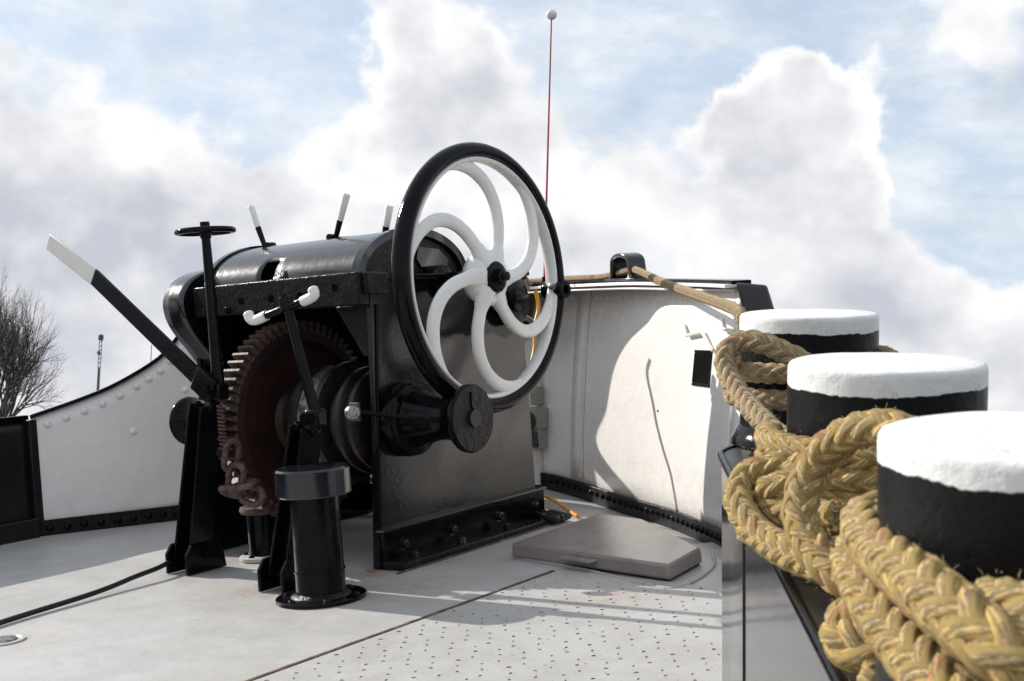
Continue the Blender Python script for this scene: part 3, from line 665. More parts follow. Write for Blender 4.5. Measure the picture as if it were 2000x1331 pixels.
# warping heads either side
def warp_head(sx):
    x0 = -3.445 if sx > 0 else -4.50; k_ = 1.0 if sx > 0 else .84
    h = part('warping_head', MB().lathe((x0 + .035 * sx, AY, AZ), (sx, 0, 0), [(h_ * k_, r_ * k_) for h_, r_ in [(0, .150), (.028, .150), (.036, .142), (.040, .118), (.08, .102), (.115, .098), (.17, .086), (.22, .088), (.262, .102), (.288, .124), (.300, .136), (.318, .138), (.326, .134), (.328, .040), (.322, .036)]], 56), 'black_gloss', win, smooth=50)
    part('bearing', MB().lathe((x0, AY, AZ), (sx, 0, 0), [(0, .155), (.03, .155), (.036, .145)], 40), 'black_gloss', win)
    return h, x0
hd, hx = warp_head(1); warp_head(-1)
xe = hx + .035 + .3275
part('head_face', MB().lathe((xe, AY, AZ), (1, 0, 0), [(-.004, .133), (.0015, .131), (.0015, .03), (-.004, .03)], 56, cap=False), 'black_pitted', win)
part('head_bore', MB().lathe((xe - .02, AY, AZ), (1, 0, 0), [(0, .026), (.0205, .026), (.021, .024)], 24), 'hole_shade', win)  # black disc in place of the shaded bore
part('oil_groove', MB().tube(crom([V((xe + .0015, AY, AZ + .03)), V((xe + .0015, AY - .012, AZ + .06)), V((xe + .0015, AY - .006, AZ + .11))], .008), .0045, 6), 'hole_shade', win)  # raised dark tube, coloured for the shade in a groove
# second flange disc further along the plate
part('flange_disc', MB().lathe((-3.45, 4.72, 1.05), (1, 0, 0), [(0, .06), (.03, .06), (.034, .112), (.052, .116), (.060, .108), (.060, .05), (.075, .046), (.078, .036)], 44), 'black_gloss', win, smooth=50)
# hand wheel
HC = V((-3.205, 4.252, 1.15)); hw_ = part('hand_wheel', MB().lathe(HC + V((-.055, 0, 0)), (1, 0, 0), [(0, .05), (.01, .098), (.05, .120), (.085, .119), (.105, .098), (.112, .05)], 40), 'white_gloss', win, smooth=60)
def ring(rc, ru, xu, n=128, m=18, wob=0):
    vs = []; fs = []
    for i in range(n):
        t = 2 * math.pi * i / n
        for j in range(m):
            a = 2 * math.pi * j / m; r = rc + ru * math.cos(a); vs.append(HC + V((xu * math.sin(a), r * math.cos(t), r * math.sin(t))))
    for i in range(n):
        for j in range(m): fs.append((i * m + j, ((i + 1) % n) * m + j, ((i + 1) % n) * m + (j + 1) % m, i * m + (j + 1) % m))
    return MB().add(vs, fs)
part('rim', ring(.537, .035, .040), 'black_gloss', hw_)
part('inner_ring', ring(.501, .0135, .031), 'white_gloss', hw_)
off = [(.06, -4), (.10, 0), (.17, 4), (.25, 9), (.33, 16.5), (.40, 26), (.455, 37), (.492, 47), (.522, 57)]
for k in range(6):
    a0 = 58 + 60 * k
    cp_ = [HC + V((.004 * (1 - r / .5) * 8, r * math.cos(R_(a0 + o)), r * math.sin(R_(a0 + o)))) for r, o in off]
    c = crom(cp_, .014); m = len(c)
    wid = [.0295 + .022 * max(0, 1 - i / 7.0) + .004 * max(0, 1 - (m - 1 - i) / 4.0) for i in range(m)]
    part('spoke', MB().tube(c, wid, sec=[(.70 * math.copysign(abs(math.cos(2 * math.pi * q / 20)) ** .8, math.cos(2 * math.pi * q / 20)), math.copysign(abs(math.sin(2 * math.pi * q / 20)) ** .8, math.sin(2 * math.pi * q / 20))) for q in range(20)], up=(1, 0, 0)), 'white_gloss', hw_, smooth=70)
hb = part('hub_cap', MB().lathe(HC + V((.052, 0, 0)), (1, 0, 0), [(0, .066), (.014, .066), (.020, .06), (.022, .03)], 36), 'black_gloss', hw_)
part('hub_nut', MB().lathe(HC + V((.07, 0, 0)), (1, 0, 0), [(0, .034), (.028, .034), (.032, .028)], 6), 'black_gloss', hw_)
part('shaft_stub', MB().lathe(HC + V((.09, 0, 0)), (1, 0, 0), [(0, .019), (.03, .019), (.033, .014)], 16), 'black_gloss', hw_)
part('wheel_shaft', MB().lathe((-3.52, HC.y, HC.z), (1, 0, 0), [(0, .075), (.09, .075), (.10, .04), (.30, .036)], 28), 'black_gloss', win)
ha = R_(-7); hp_ = HC + V((0, .532 * math.cos(ha), .532 * math.sin(ha)))
part('handle_boss', MB().lathe(hp_ + V((-.055, 0, 0)), (1, 0, 0), [(0, .040), (.01, .046), (.105, .046), (.112, .040), (.112, .022), (.06, .020)], 28, cap=False), 'black_gloss', hw_)
part('clamp_screw', MB().lathe(hp_ + V((.02, -.04, .012)), (0, -1, .2), [(0, .016), (.028, .016), (.03, .012)], 12), 'bare_steel', hw_)
# control levers standing on the cover
def lever(root, tip, white_from, r0, r1):
    a, b = V(root), V(tip); m = a.lerp(b, white_from)
    l = part('control_lever', MB().tube([a, m], [r0 * .8, r0], 14), 'black_gloss', win)
    part('grip', MB().tube([m, m.lerp(b, .95), b], [r0 * 1.02, r1, r1 * .8], 16), 'white_gloss', l, smooth=50); return l
T = lambda px, py, y=4.12: P(px, py, y=y)
lever(T(519, 486), T(489, 404), .50, .014, .0175); lever(T(655, 468), T(677, 379), .42, .014, .0185); lever(T(751, 462), T(761, 402), .32, .015, .0185)
lever((-3.44, 4.86, 1.15), P(1021, 514, y=4.86), .2, .02, .022)
for px, py in ((527, 478), (648, 462)):
    p = T(px, py); part('pivot', MB().lathe(p + V((0, -.02, -.006)), (0, 1, 0), [(0, .017), (.045, .017)], 16), 'black_gloss', win)
part('lever_arm', MB().tube(crom([V((-3.91, 4.12, 1.382)), V((-3.86, 4.11, 1.378)), V((-3.77, 4.095, 1.374)), V((-3.70, 4.085, 1.372))], .02), .0065, 8), 'black_gloss', win)
part('lever_arm', MB().tube(crom([V((-4.35, 4.12, 1.382)), V((-4.31, 4.105, 1.378)), V((-4.27, 4.095, 1.374))], .02), .0065, 8), 'black_gloss', win)

# ---------------------------------------------------------------- brake stand with small handwheel
def stand(name, label, base, top, wid):
    r = thing(name, label, 'brake stand', loc=(base.x, base.y, 0))
    for dx in (-.05, .075):
        yv = base.y - .09
        pl = [V((base.x + dx, yv, .003)), V((base.x + dx, yv, .085)), V((base.x + dx, yv + .03, .125)), V((base.x + dx, yv + .19, .125)), V((base.x + dx, yv + .21, .003))]
        part('foot_plate', MB().prism(pl, (.016, 0, 0)), 'black_gloss', r, bevel=.003)
    part('foot_pin', MB().lathe((base.x - .055, base.y + .01, .075), (1, 0, 0), [(0, .018), (.165, .018)], 16), 'black_gloss', r)
    ax = (top - base).normalized(); b0 = base + ax * .05; t0 = top
    sx = V((1, 0, 0)); sx = (sx - ax * ax.dot(sx)).normalized(); sy = ax.cross(sx)
    for s in (-1, 1):
        part('channel', MB().bar(b0 + sx * (s * wid * .36), t0 + sx * (s * wid * .26), .012, wid * .9, up=sy), 'black_gloss', r, bevel=.003)
    part('web', MB().bar(b0 + sy * .01, t0 + sy * .01, wid * .64, .010, up=sy), 'black_gloss', r)
    part('pivot_head', MB().lathe(top + V((-.05, 0, -.01)), (1, 0, 0), [(0, .024), (.004, .028), (.10, .028), (.104, .022)], 20), 'black_gloss', r)
    piece('bolt', 'pivot_bolt', hexbolt(.014, .012), 'black_gloss', r, top + V((-.01, -.03, .0)), (0, -1, 0))
    return r
bA = P(372, 1103, y=3.47); bA.z = 0; tA = P(402, 790, y=3.47)
sA = stand('brake_stand', 'black leaning channel stand below the long lever, carrying a small flat handwheel', bA, tA, .13)
w0, w1 = P(428, 765, y=3.47), P(401, 452, y=3.47)
part('spindle', MB().tube([w0, w0.lerp(w1, .5), w1], [.026, .022, .018], 14), 'black_gloss', sA)
part('nut_block', MB().box(w0, (.06, .06, .07)), 'black_gloss', sA, bevel=.008)
tq = MB(); n_ = 64
vs = []; fs = []
for i in range(n_):
    t = 2 * math.pi * i / n_
    for j in range(10):
        a = 2 * math.pi * j / 10; rr_ = .113 + .0125 * math.cos(a); vs.append(w1 + V((rr_ * math.cos(t), rr_ * math.sin(t), .012 * math.sin(a))))
for i in range(n_):
    for j in range(10): fs.append((i * 10 + j, ((i + 1) % n_) * 10 + j, ((i + 1) % n_) * 10 + (j + 1) % 10, i * 10 + (j + 1) % 10))
hwA = part('handwheel', tq.add(vs, fs), 'black_gloss', sA)
for k in range(4):
    t = R_(45 + 90 * k); part('spoke', MB().tube([w1, w1 + V((.055 * math.cos(t), .055 * math.sin(t), .008)), w1 + V((.108 * math.cos(t), .108 * math.sin(t), 0))], [.012, .010, .010], 8), 'black_gloss', hwA)
part('hub', MB().lathe(w1 + V((0, 0, -.03)), (0, 0, 1), [(0, .022), (.03, .026), (.05, .026), (.05, .020), (.068, .020)], 20), 'black_gloss', hwA)
sp = [w0 + V((.014 * math.cos(t * .9), .014 * math.sin(t * .9), -.05 - t * .0022)) for t in range(0, 80)]
part('spring', MB().tube(sp, .004, 6), 'rust_iron', sA)

# long flat lever in its socket
a_, b_ = P(412, 762, y=3.44), P(96, 472, y=3.44); dv = (b_ - a_).normalized(); bl = P(184, 541, y=3.44)
lv = thing('brake_lever', 'long black flat bar lever with white painted end, slanting up to the left', 'lever', loc=a_)
part('bar', MB().bar(a_ + dv * .02, bl, .016, .076, up=(0, 0, 1)), 'black_gloss', lv, bevel=.004)
part('painted_end', MB().bar(bl, b_, .0175, .078, up=(0, 0, 1)), 'white_gloss', lv, bevel=.004)
part('socket', MB().bar(a_ - dv * .02, a_ + dv * .10, .040, .105, up=(0, 0, 1)), 'black_gloss', lv, bevel=.008)
part('socket_pin', MB().lathe(a_ + V((0, -.035, 0)), (0, 1, 0), [(0, .022), (.07, .022)], 16), 'black_gloss', lv)

# second stand with the crank handle
bB = P(556, 1150, z=0); tB = P(598, 832, y=bB.y + .0)
sB = stand('brake_stand', 'black channel stand behind the capped pipe, topped by a white-gripped crank handle', bB, tB, .12)
r0_, r1_ = P(617, 812, y=bB.y), P(561, 597, y=bB.y)
part('clamp_block', MB().box(r0_ + V((0, 0, -.01)), (.07, .06, .07)), 'black_gloss', sB, bevel=.012, seg=3)
part('clamp_boss', MB().lathe(r0_ + V((-.03, -.035, -.01)), (0, 1, 0), [(0, .022), (.012, .026), (.06, .026)], 16), 'black_gloss', sB)
part('crank_rod', MB().tube([r0_, r1_], [.021, .018], 14), 'black_gloss', sB)
c0, c1 = P(512, 620, y=bB.y), P(600, 586, y=bB.y)
hd_ = part('crank_bar', MB().tube([P(520, 617, y=bB.y), P(594, 588, y=bB.y)], .0155, 14), 'black_gloss', sB)
for pth in ([(521, 616), (502, 625), (490, 624), (484, 610)], [(592, 589), (607, 582), (614, 575), (610, 563)]):
    q = [P(px, py, y=bB.y) for px, py in pth]; q = crom(q, .008); part('grip', MB().tube(q + [q[-1] + (q[-1] - q[-2]) * .8], [.0200] * (len(q) - 1) + [.0205, .013], 16), 'white_gloss', hd_, smooth=60)
part('crank_head', MB().lathe(r1_ + V((0, 0, -.02)), (r1_ - r0_), [(0, .026), (.05, .026), (.055, .018), (.068, .018)], 16), 'black_gloss', sB)

# ---------------------------------------------------------------- pipes on the deck
vb = P(628, 1170, z=0)
vp = thing('vent_pipe', 'black capped vent pipe standing on a round flange in the foreground', 'pipe', loc=vb)
part('pipe', MB().lathe(vb, (0, 0, 1), [(.010, .092), (.012, .092), (.105, .092), (.106, .0955), (.112, .0955), (.113, .0915), (.43, .089)], 48), 'black_gloss', vp, smooth=30)
part('cap', MB().lathe(vb, (0, 0, 1), [(.385, .120), (.385, .134), (.39, .137), (.478, .137), (.486, .132), (.489, .02)], 56), 'black_smooth', vp, smooth=30, bevel=0)
fl = part('flange', MB().lathe(vb, (0, 0, 1), [(.004, .166), (.014, .166), (.017, .162), (.017, .09)], 56), 'black_gloss', vp, smooth=30)
part('weld_ring', MB().lathe(vb, (0, 0, 1), [(.017, .112), (.024, .106), (.032, .090)], 40, cap=False), 'black_pitted', vp)
for k in range(6): piece('bolt', 'flange_bolt', dome(.013, .010), 'black_gloss', vp, vb + V((.135 * math.cos(k * 1.047 + .4), .135 * math.sin(k * 1.047 + .4), .017)), (0, 0, 1))
cb = P(516, 1092, z=0)
ch = thing('chain_pipe', 'short black spurling pipe with rusty flared lip beneath the big gear', 'pipe', loc=cb)
part('pipe', MB().lathe(cb, (0, 0, 1), [(.01, .062), (.20, .066), (.20, .05), (.02, .048)], 36, cap=False), 'black_gloss', ch)
part('lip', MB().lathe(cb, (0, 0, 1), [(.198, .060), (.205, .085), (.218, .092), (.232, .088), (.238, .07), (.232, .05)], 40, cap=False), 'rust_iron', ch)
part('flange', MB().lathe(cb, (0, 0, 1), [(.003, .105), (.018, .105), (.022, .098), (.022, .06)], 40), 'deck_paint', ch)
for k in range(5): piece('bolt', 'flange_bolt', dome(.013, .010), 'black_gloss', ch, cb + V((.083 * math.cos(k * 1.257 + 3.6), .083 * math.sin(k * 1.257 + 3.6), .022)), (0, 0, 1))

# rusty chain hanging off the gear side
cr = thing('anchor_chain', 'rusty brown chain links hanging beside the big gear', 'chain', loc=P(455, 975, y=3.50))
def link(c, ax, nrm, L=.052, Wd=.034, r=.0135):
    ax = V(ax).normalized(); nrm = V(nrm); nrm = (nrm - ax * nrm.dot(ax)).normalized(); pts = []
    for i in range(28):
        t = 2 * math.pi * i / 28; pts.append(V(c) + ax * (math.cos(t) * Wd + (L - Wd) * (1 if math.cos(t) > 0 else -1)) + nrm * math.sin(t) * Wd)
    pts.append(pts[0]); pts.append(pts[1])
    return MB().tube(pts, r, 9, cap=False)
for (px, py, ax, nr, L) in ((452, 890, (.2, .1, 1), (0, -.3, .1), .06), (461, 935, (.25, 0, 1), (1, .3, 0), .06), (458, 962, (1, .2, -.1), (.2, -1, .7), .062), (478, 948, (1, .1, .12), (0, 1, .2), .055), (492, 968, (1, .1, -.25), (0, .4, 1), .055)):
    part('link', link(P(px, py, y=3.50), ax, nr, L), 'rust_iron', cr)
part('hook_end', MB().lathe(P(440, 868, y=3.56), (.9, -.5, .1), [(0, .055), (.012, .060), (.02, .055), (.02, .03)], 28), 'dark_iron', cr)

# ---------------------------------------------------------------- hatch
HZ = .066
top = [P(996, 1061, z=HZ), P(1307, 1104, z=HZ), P(1371, 1070, z=HZ), P(1256, 1013, z=HZ), P(1168, 1002, z=HZ)]
cen = sum(top, V()) / 5
ht = thing('deck_hatch', 'low grey five-sided steel hatch cover between windlass and white bulwark', 'hatch', loc=(cen.x, cen.y, 0))
part('coaming', MB().prism([V((cen.x + (p.x - cen.x) * .955, cen.y + (p.y - cen.y) * .94, -.04)) for p in top], (0, 0, .08)), 'rubber', ht)
bt = [V((cen.x + (p.x - cen.x) * 1.0, cen.y + (p.y - cen.y) * 1.0, .010)) for p in top]
tt = [V((cen.x + (p.x - cen.x) * .985, cen.y + (p.y - cen.y) * .985, HZ)) for p in top]
lid = MB(); lid.add(bt + tt, [tuple(range(5))[::-1], tuple(range(5, 10))] + [(i, (i + 1) % 5, 5 + (i + 1) % 5, 5 + i) for i in range(5)])
ld = part('lid', lid, 'hatch_paint', ht, bevel=.011, seg=4, smooth=60)
ha_, hb2 = P(1100, 1090, z=.036), P(1170, 1100, z=.036); nv = (hb2 - ha_).cross(V((0, 0, 1))).normalized()
part('handle', MB().prism([ha_ - nv * .05, ha_ + nv * .040 + (hb2 - ha_) * .07, hb2 + nv * .040 - (hb2 - ha_) * .07, hb2 - nv * .05], (0, 0, .013)), 'hatch_paint', ld, bevel=.006, seg=3)

# ---------------------------------------------------------------- bollards on their plinth
UB = (RD @ V((-.0175, 1, .0906))).normalized()
bx_ = (RD @ V((1, 0, 0))); bx_ = (bx_ - UB * bx_.dot(UB)).normalized(); by_ = UB.cross(bx_)       # by_ points away from the eye
RB = M4((bx_, by_, UB)).to_3x3().transposed()
TOPS = [D(1579, 612, 2.98), D(1730, 707, 2.10), D(2042, 850, 1.25)]
BASES = [t - UB * .31 for t in TOPS]
pc = BASES[0]
def PP(px, py, off=0.0):
    d = ray(px, py); return CAM_D + d * ((pc + UB * off - CAM_D).dot(UB) / d.dot(UB))
lab = ['black bollard with white top farthest away, at the end of the row near the bulwark', 'black bollard with white top in the middle of the row of three', 'nearest black bollard with white top, cut off by the right picture edge']
for i, (b, wob) in enumerate(zip(BASES, (.02, -.004, .0))):
    r = thing('bollard', lab[i], 'bollard', loc=b + UB * (0, .003, .011)[i], rot=RB @ M4.Rotation(1.9 * i + .6, 3, 'Z'), group='mooring bollards on the side plinth')
    pf = [(.0, .160), (.12, .1595), (.2, .160), (.262, .160), (.298, .1600), (.3045, .1592), (.3085, .1570), (.3105, .1520), (.3112, .12), (.312, .06), (.3122, .004)]
    mb = MB(); mb.lathe(b, UB, pf, 96)
    for j, p in enumerate(mb.v):                                  # hand-painted, hammered surface
        q = p - b; hgt = q.dot(UB)
        mb.v[j] = p + (q - UB * hgt).normalized() * .0018 * mnoise.noise(q * 9 + V((i, 0, 0))) + UB * .0022 * mnoise.noise(q * 13 + V((0, i, 0))) * (1 if hgt > .25 else 0)
    part('post', mb, 'bollard_paint', r, smooth=55)
    part('foot_ring', MB().lathe(b, UB, [(.001, .182), (.012, .181), (.026, .172), (.045, .1625), (.047, .158)], 64, cap=False), 'black_gloss', r, smooth=60)
# plinth: inboard edge, rounded forward corner, outboard side
e = [PP(1400, 872), PP(1640, 1331)]; ed = (e[1] - e[0]).normalized(); outw = ed.cross(UB).normalized()
if outw.dot(bx_) < 0: outw = -outw
near_end = e[0] + ed * 3.2
fwd = PP(1450, 842)
plan = [near_end, e[0] + ed * 2.0, e[0] + ed * 1.2, e[0] + ed * .62, e[0] + ed * .12] + [e[0] + ed * (.12 * (1 - math.sin(R_(t))) - .02 * math.sin(R_(t))) + outw * (.10 * (1 - math.cos(R_(t)))) + (fwd - e[0]) * (.5 * math.sin(R_(t)) * 0) for t in (20, 40, 60, 75, 90)] + [PP(1470, 838), PP(1700, 815)] 
plan = plan + [plan[-1] + ed * 1.2 + outw * .25, plan[-1] + ed * 3.6 + outw * .1]
plr = thing('bollard_plinth', 'glossy black raised plinth carrying the three bollards at right', 'plinth', loc=(plan[4].x, plan[4].y, 0))
tp_ = [p + UB * -.006 for p in plan]
part('top_plate', MB().prism(tp_, UB * .006), 'plinth_top', plr, bevel=.002)
sd = MB(); m = 7; dn = [p - UB * (p.z / UB.z + .05) for p in plan]
rows_ = []
for j in range(13):
    f = j / 12; rows_.append([a.lerp(b, f) for a, b in zip([p - UB * .006 for p in plan[:-1]], dn[:-1])])
part('side_plate', MB().sheet(rows_), 'black_smooth', plr, smooth=60)
part('edge_bead', MB().tube(crom([p + UB * -.004 for p in plan[:11]], .02), .009, 10), 'black_gloss', plr)
sb = e[0] + ed * .57
part('weld', MB().tube([sb - UB * .01 - outw * .001, sb - UB * .62 - outw * .001], .0022, 6), 'rubber', plr)

# ---------------------------------------------------------------- mooring ropes
def around(i, h0, h1, a0, a1, rad=.187, step=14):
    """points round bollard i: angle 0 = picture right, 90 = away from the eye, 180 = left, 270 = towards the eye"""
    k = max(2, int(abs(a1 - a0) / step)); out = []
    for q in range(k + 1):
        f = q / k; a = R_(a0 + (a1 - a0) * f); out.append(BASES[i] + (bx_ * math.cos(a) + by_ * math.sin(a)) * rad + UB * (h0 + (h1 - h0) * f))
    return out
# bight thrown round the far bollard, leading to the middle one
ra = around(0, .150, .155, 20, -100) ; ra = around(0, .158, .150, 330, 215)
bight = [D(1560, 702, 2.70), D(1520, 682, 2.72), D(1480, 668, 2.74), D(1445, 668, 2.76), D(1419, 688, 2.76), D(1418, 722, 2.74), D(1438, 762, 2.68), D(1470, 802, 2.58), D(1505, 838, 2.48), D(1540, 866, 2.40), D(1585, 890, 2.32), D(1640, 905, 2.30)]
wrap1 = around(0, .205, .178, 10, -185, rad=.186) 
wrap2 = around(0, .138, .122, -10, -172, rad=.186)
lead = [D(1600, 735, 2.66), D(1575, 712, 2.70)]
rope('mooring_rope', [lead + bight[0:], wrap1 + [D(1428, 700, 2.86)], wrap2 + [D(1462, 742, 3.0)]], .047, .195, 'rope_tan', 'tan plaited rope looped round the farthest bollard, with a hanging bight', 'rope', seed=1)
# turns heaped round the middle bollard
turns = []
for t, (h0, h1, rad, a0, a1) in enumerate([(.030, .045, .190, 20, -215), (.072, .066, .196, 20, -200), (.108, .118, .190, 20, -210), (.150, .146, .192, 15, -195), (.192, .176, .190, 20, -205), (.05, .04, .240, 0, -170), (.095, .088, .236, 0, -178)]):
    turns.append(around(1, h0, h1, a0, a1, rad))
loopL = [D(1600, 905, 2.02), D(1555, 905, 2.03), D(1505, 912, 2.05), D(1462, 928, 2.06), D(1443, 962, 2.04), D(1452, 1005, 2.00), D(1490, 1048, 1.94), D(1540, 1080, 1.86), D(1600, 1105, 1.79), D(1660, 1130, 1.72), D(1720, 1150, 1.66)]
loopL2 = [D(1640, 935, 1.98), D(1570, 945, 1.99), D(1515, 952, 2.01), D(1497, 968, 2.03), D(1520, 985, 2.03), D(1570, 1000, 2.0), D(1640, 1010, 1.9)]
big = [D(1800, 860, 1.60), D(1745, 838, 1.64), D(1690, 838, 1.68), D(1640, 860, 1.72), D(1598, 900, 1.74), D(1570, 955, 1.73), D(1563, 1010, 1.71), D(1578, 1060, 1.68), D(1612, 1105, 1.64), D(1660, 1142, 1.60), D(1715, 1170, 1.56), D(1775, 1195, 1.52)]
rope('mooring_rope', turns + [loopL, loopL2, big], .049, .205, 'rope_yellow', 'yellow plaited rope heaped in turns round the middle bollard', 'rope', seed=2)
# last turns round the nearest bollard
f1 = [D(1760, 1010, 1.50), D(1722, 1008, 1.44), D(1693, 1022, 1.38), D(1705, 1058, 1.31), D(1755, 1102, 1.22), D(1815, 1155, 1.14), D(1885, 1215, 1.07), D(1965, 1275, 1.02), D(2060, 1330, .995), D(2180, 1370, 1.0)]
f2 = [D(1730, 1085, 1.50), D(1693, 1075, 1.44), D(1672, 1093, 1.40), D(1690, 1140, 1.34), D(1722, 1195, 1.28), D(1765, 1255, 1.22), D(1815, 1315, 1.15), D(1880, 1390, 1.08), D(1950, 1460, 1.03)]
f3 = [D(1810, 1215, 1.46), D(1745, 1203, 1.47), D(1690, 1200, 1.49), D(1652, 1222, 1.49), D(1655, 1256, 1.46), D(1710, 1280, 1.43), D(1790, 1296, 1.40), D(1880, 1310, 1.35)]
f4 = [D(1690, 1345, 1.38), D(1760, 1355, 1.36), D(1850, 1372, 1.31), D(1960, 1400, 1.25)]
f5 = around(2, .15, .10, 215, 290, .192)
f6 = [D(1935, 1190, 1.12), D(2000, 1200, 1.06), D(2080, 1220, 1.02)]
f7 = [D(1740, 1160, 1.45), D(1700, 1172, 1.47), D(1690, 1200, 1.47), D(1720, 1235, 1.44), D(1790, 1262, 1.40)]
rope('mooring_rope', [f1, f2, f3, f4, f6, f7], .056, .225, 'rope_yellow', 'thick yellow plaited rope turned round the nearest bollard, bottom right', 'rope', step=.004, seed=3)

# ---------------------------------------------------------------- fairlead and thin line over the rail
def rail_at(px):
    best = min(range(len(rt_)), key=lambda i: abs(px - (lambda v: CX + v.x / -v.z * FPX)(RD.transposed() @ (rt_[i] - CAM_D)))); return best
i0 = rail_at(1222); fc = rt_[i0] + V((0, 0, .02)); ft = (rt_[i0 + 1] - rt_[i0 - 1]).normalized(); fn = rn_[i0]
fa = thing('fairlead', 'black arched fairlead strap on top of the white bow bulwark', 'fairlead', loc=fc)
arc = [fc - ft * .125 + V((0, 0, .002)), fc - ft * .100 + V((0, 0, .012)), fc - ft * .092 + V((0, 0, .06))] + [fc + ft * (-.090 * math.cos(R_(t))) + V((0, 0, .080 + .040 * math.sin(R_(t)))) for t in range(15, 170, 14)] + [fc + ft * .092 + V((0, 0, .06)), fc + ft * .100 + V((0, 0, .012)), fc + ft * .125 + V((0, 0, .002))]
part('strap', MB().tube(arc, 1, sec=[(.050, .011), (-.050, .011), (-.050, -.011), (.050, -.011)], up=fn), 'black_smooth', fa, bevel=.006, smooth=60, seg=3)
part('base_plate', MB().tube([fc - ft * .16 + V((0, 0, -.004)), fc + ft * .16 + V((0, 0, -.004))], 1, sec=[(.055, .006), (-.055, .006), (-.055, -.006), (.055, -.006)], up=fn), 'black_smooth', fa, bevel=.003)
lp = [rt_[rail_at(px)] - rn_[rail_at(px)] * .01 + V((0, 0, .034)) for px in (1000, 1040, 1090, 1140, 1185)] + [fc - ft * .02 + V((0, 0, .036)) - fn * .01, fc + ft * .09 + V((0, 0, .040)) - fn * .015]
pe = D(1428, 602, 3.35); pm = lp[-1].lerp(pe, .08) + V((0, 0, .006)); lp += [pm, lp[-1].lerp(pe, .5) + V((0, 0, -.004)), lp[-1].lerp(pe, .85), D(1438, 606, 3.22)] + around(0, .286, .280, 140, 60, .179)
rope('bow_line', [lp], .032, .085, 'rope_tan', 'thin tan line running under the fairlead strap to the farthest bollard', 'rope', step=.006, seed=5)

# ---------------------------------------------------------------- electrics on the bow bulwark
def wp(px, py, off): return wall_at(px, py, off)[0]
cdt = thing('socket_box', 'grey socket and switch box with white conduit on the bulwark behind the windlass', 'socket', loc=wp(1050, 870, .03))
nb = wall_at(1050, 835)[1]; tb = V((-nb.y, nb.x, 0)).normalized()
RBX = M4((tb, nb, V((0, 0, 1)))).to_3x3().transposed()
part('box', MB().box(wp(1056, 817, .04), (.15, .08, .118), RBX), 'grey_plastic', cdt, bevel=.008)
part('box', MB().box(wp(1055, 855, .035), (.135, .06, .112), RBX), 'grey_plastic', cdt, bevel=.006)
part('cover', MB().box(wp(1055, 855, .068), (.105, .012, .09), RBX), 'dark_plastic', cdt, bevel=.003)
part('socket_face', MB().lathe(wp(1056, 818, .081), nb, [(0, .050), (.006, .050), (.008, .042)], 24), 'dark_plastic', cdt)
part('plug', MB().tube([wp(1056, 818, .085), wp(1058, 815, .13)], .02, 12), 'grey_plastic', cdt)
part('upper_box', MB().box(wp(1057, 772, .03), (.07, .05, .10), RBX), 'grey_plastic', cdt, bevel=.004)
part('conduit', MB().tube([wp(1058, 640, .02), wp(1058, 790, .02)], .014, 10), 'white_plastic', cdt)
part('conduit', MB().tube([wp(1054, 875, .02), wp(1052, 945, .02)], .026, 10), 'white_plastic', cdt)
hn = thing('signal_horn', 'white trumpet horn on the bulwark behind the spoked wheel', 'horn', loc=wp(1030, 650, .1))
h0 = wp(1030, 640, .04); h1 = D(1012, 655, 6.3)
part('trumpet', MB().lathe(h0, (h1 - h0), [(0, .03), (.12, .04), (.26, .062), (.34, .085), (.345, .08), (.25, .05)], 28, cap=False), 'white_plastic', hn)
part('mount', MB().box(h0, (.06, .06, .10)), 'white_plastic', hn, bevel=.006)
yc = [D(1046, 568, 6.5), D(1052, 600, 6.5), D(1044, 640, 6.45), D(1044, 680, 6.4), D(1036, 712, 6.35), D(1015, 745, 6.3), D(990, 800, 6.3), D(985, 900, 6.3), D(1010, 950, 6.25), P(1045, 962, z=.03), P(1062, 968, z=.03), P(1085, 980, z=.018), P(1108, 996, z=.016), P(1130, 1010, z=.015)]
yo = MB(); yo.tube(crom(yc, .03), .010, 10)
single('power_cable', yo, 'yellow_cable', 'yellow power cable hanging behind the wheel and trailing onto the deck', 'cable', loc=yc[-1])
co_ = MB()
for k in range(6):
    c_ = wall_at(1036 + random.uniform(-3, 3), 592 + random.uniform(-4, 4), .03 + .015 * k)[0]; rx, rz = .06 + random.uniform(0, .03), .14 + random.uniform(-.02, .03); q = []
    for i in range(25): t = 2 * math.pi * i / 24; q.append(c_ + V((rx * math.cos(t) * .8, -rx * math.cos(t) * .5 + .02 * math.sin(2 * t + k), rz * math.sin(t))))
    co_.tube(q, .011, 7, cap=False)
single('cable_coil', co_, 'cord_brown', 'tangled coil of brown and yellow cord hung under the bow rail', 'cable', loc=wall_at(1036, 592, .05)[0])
rg = MB(); q0 = P(1085, 1008, z=.03)
for k in range(3): rg.tube(crom([q0 + V((-.20 + .02 * k, .10 - .05 * k, 0)), q0 + V((-.10, .06 - .045 * k, .012)), q0 + V((0, .02 - .05 * k, .004)), q0 + V((.06, .0 - .04 * k, 0)), q0 + V((.04, .05 - .05 * k, -.004))], .02), .018, 8)
single('black_hose', rg, 'rubber', 'short heap of black hose at the far foot of the windlass', 'hose', loc=q0)

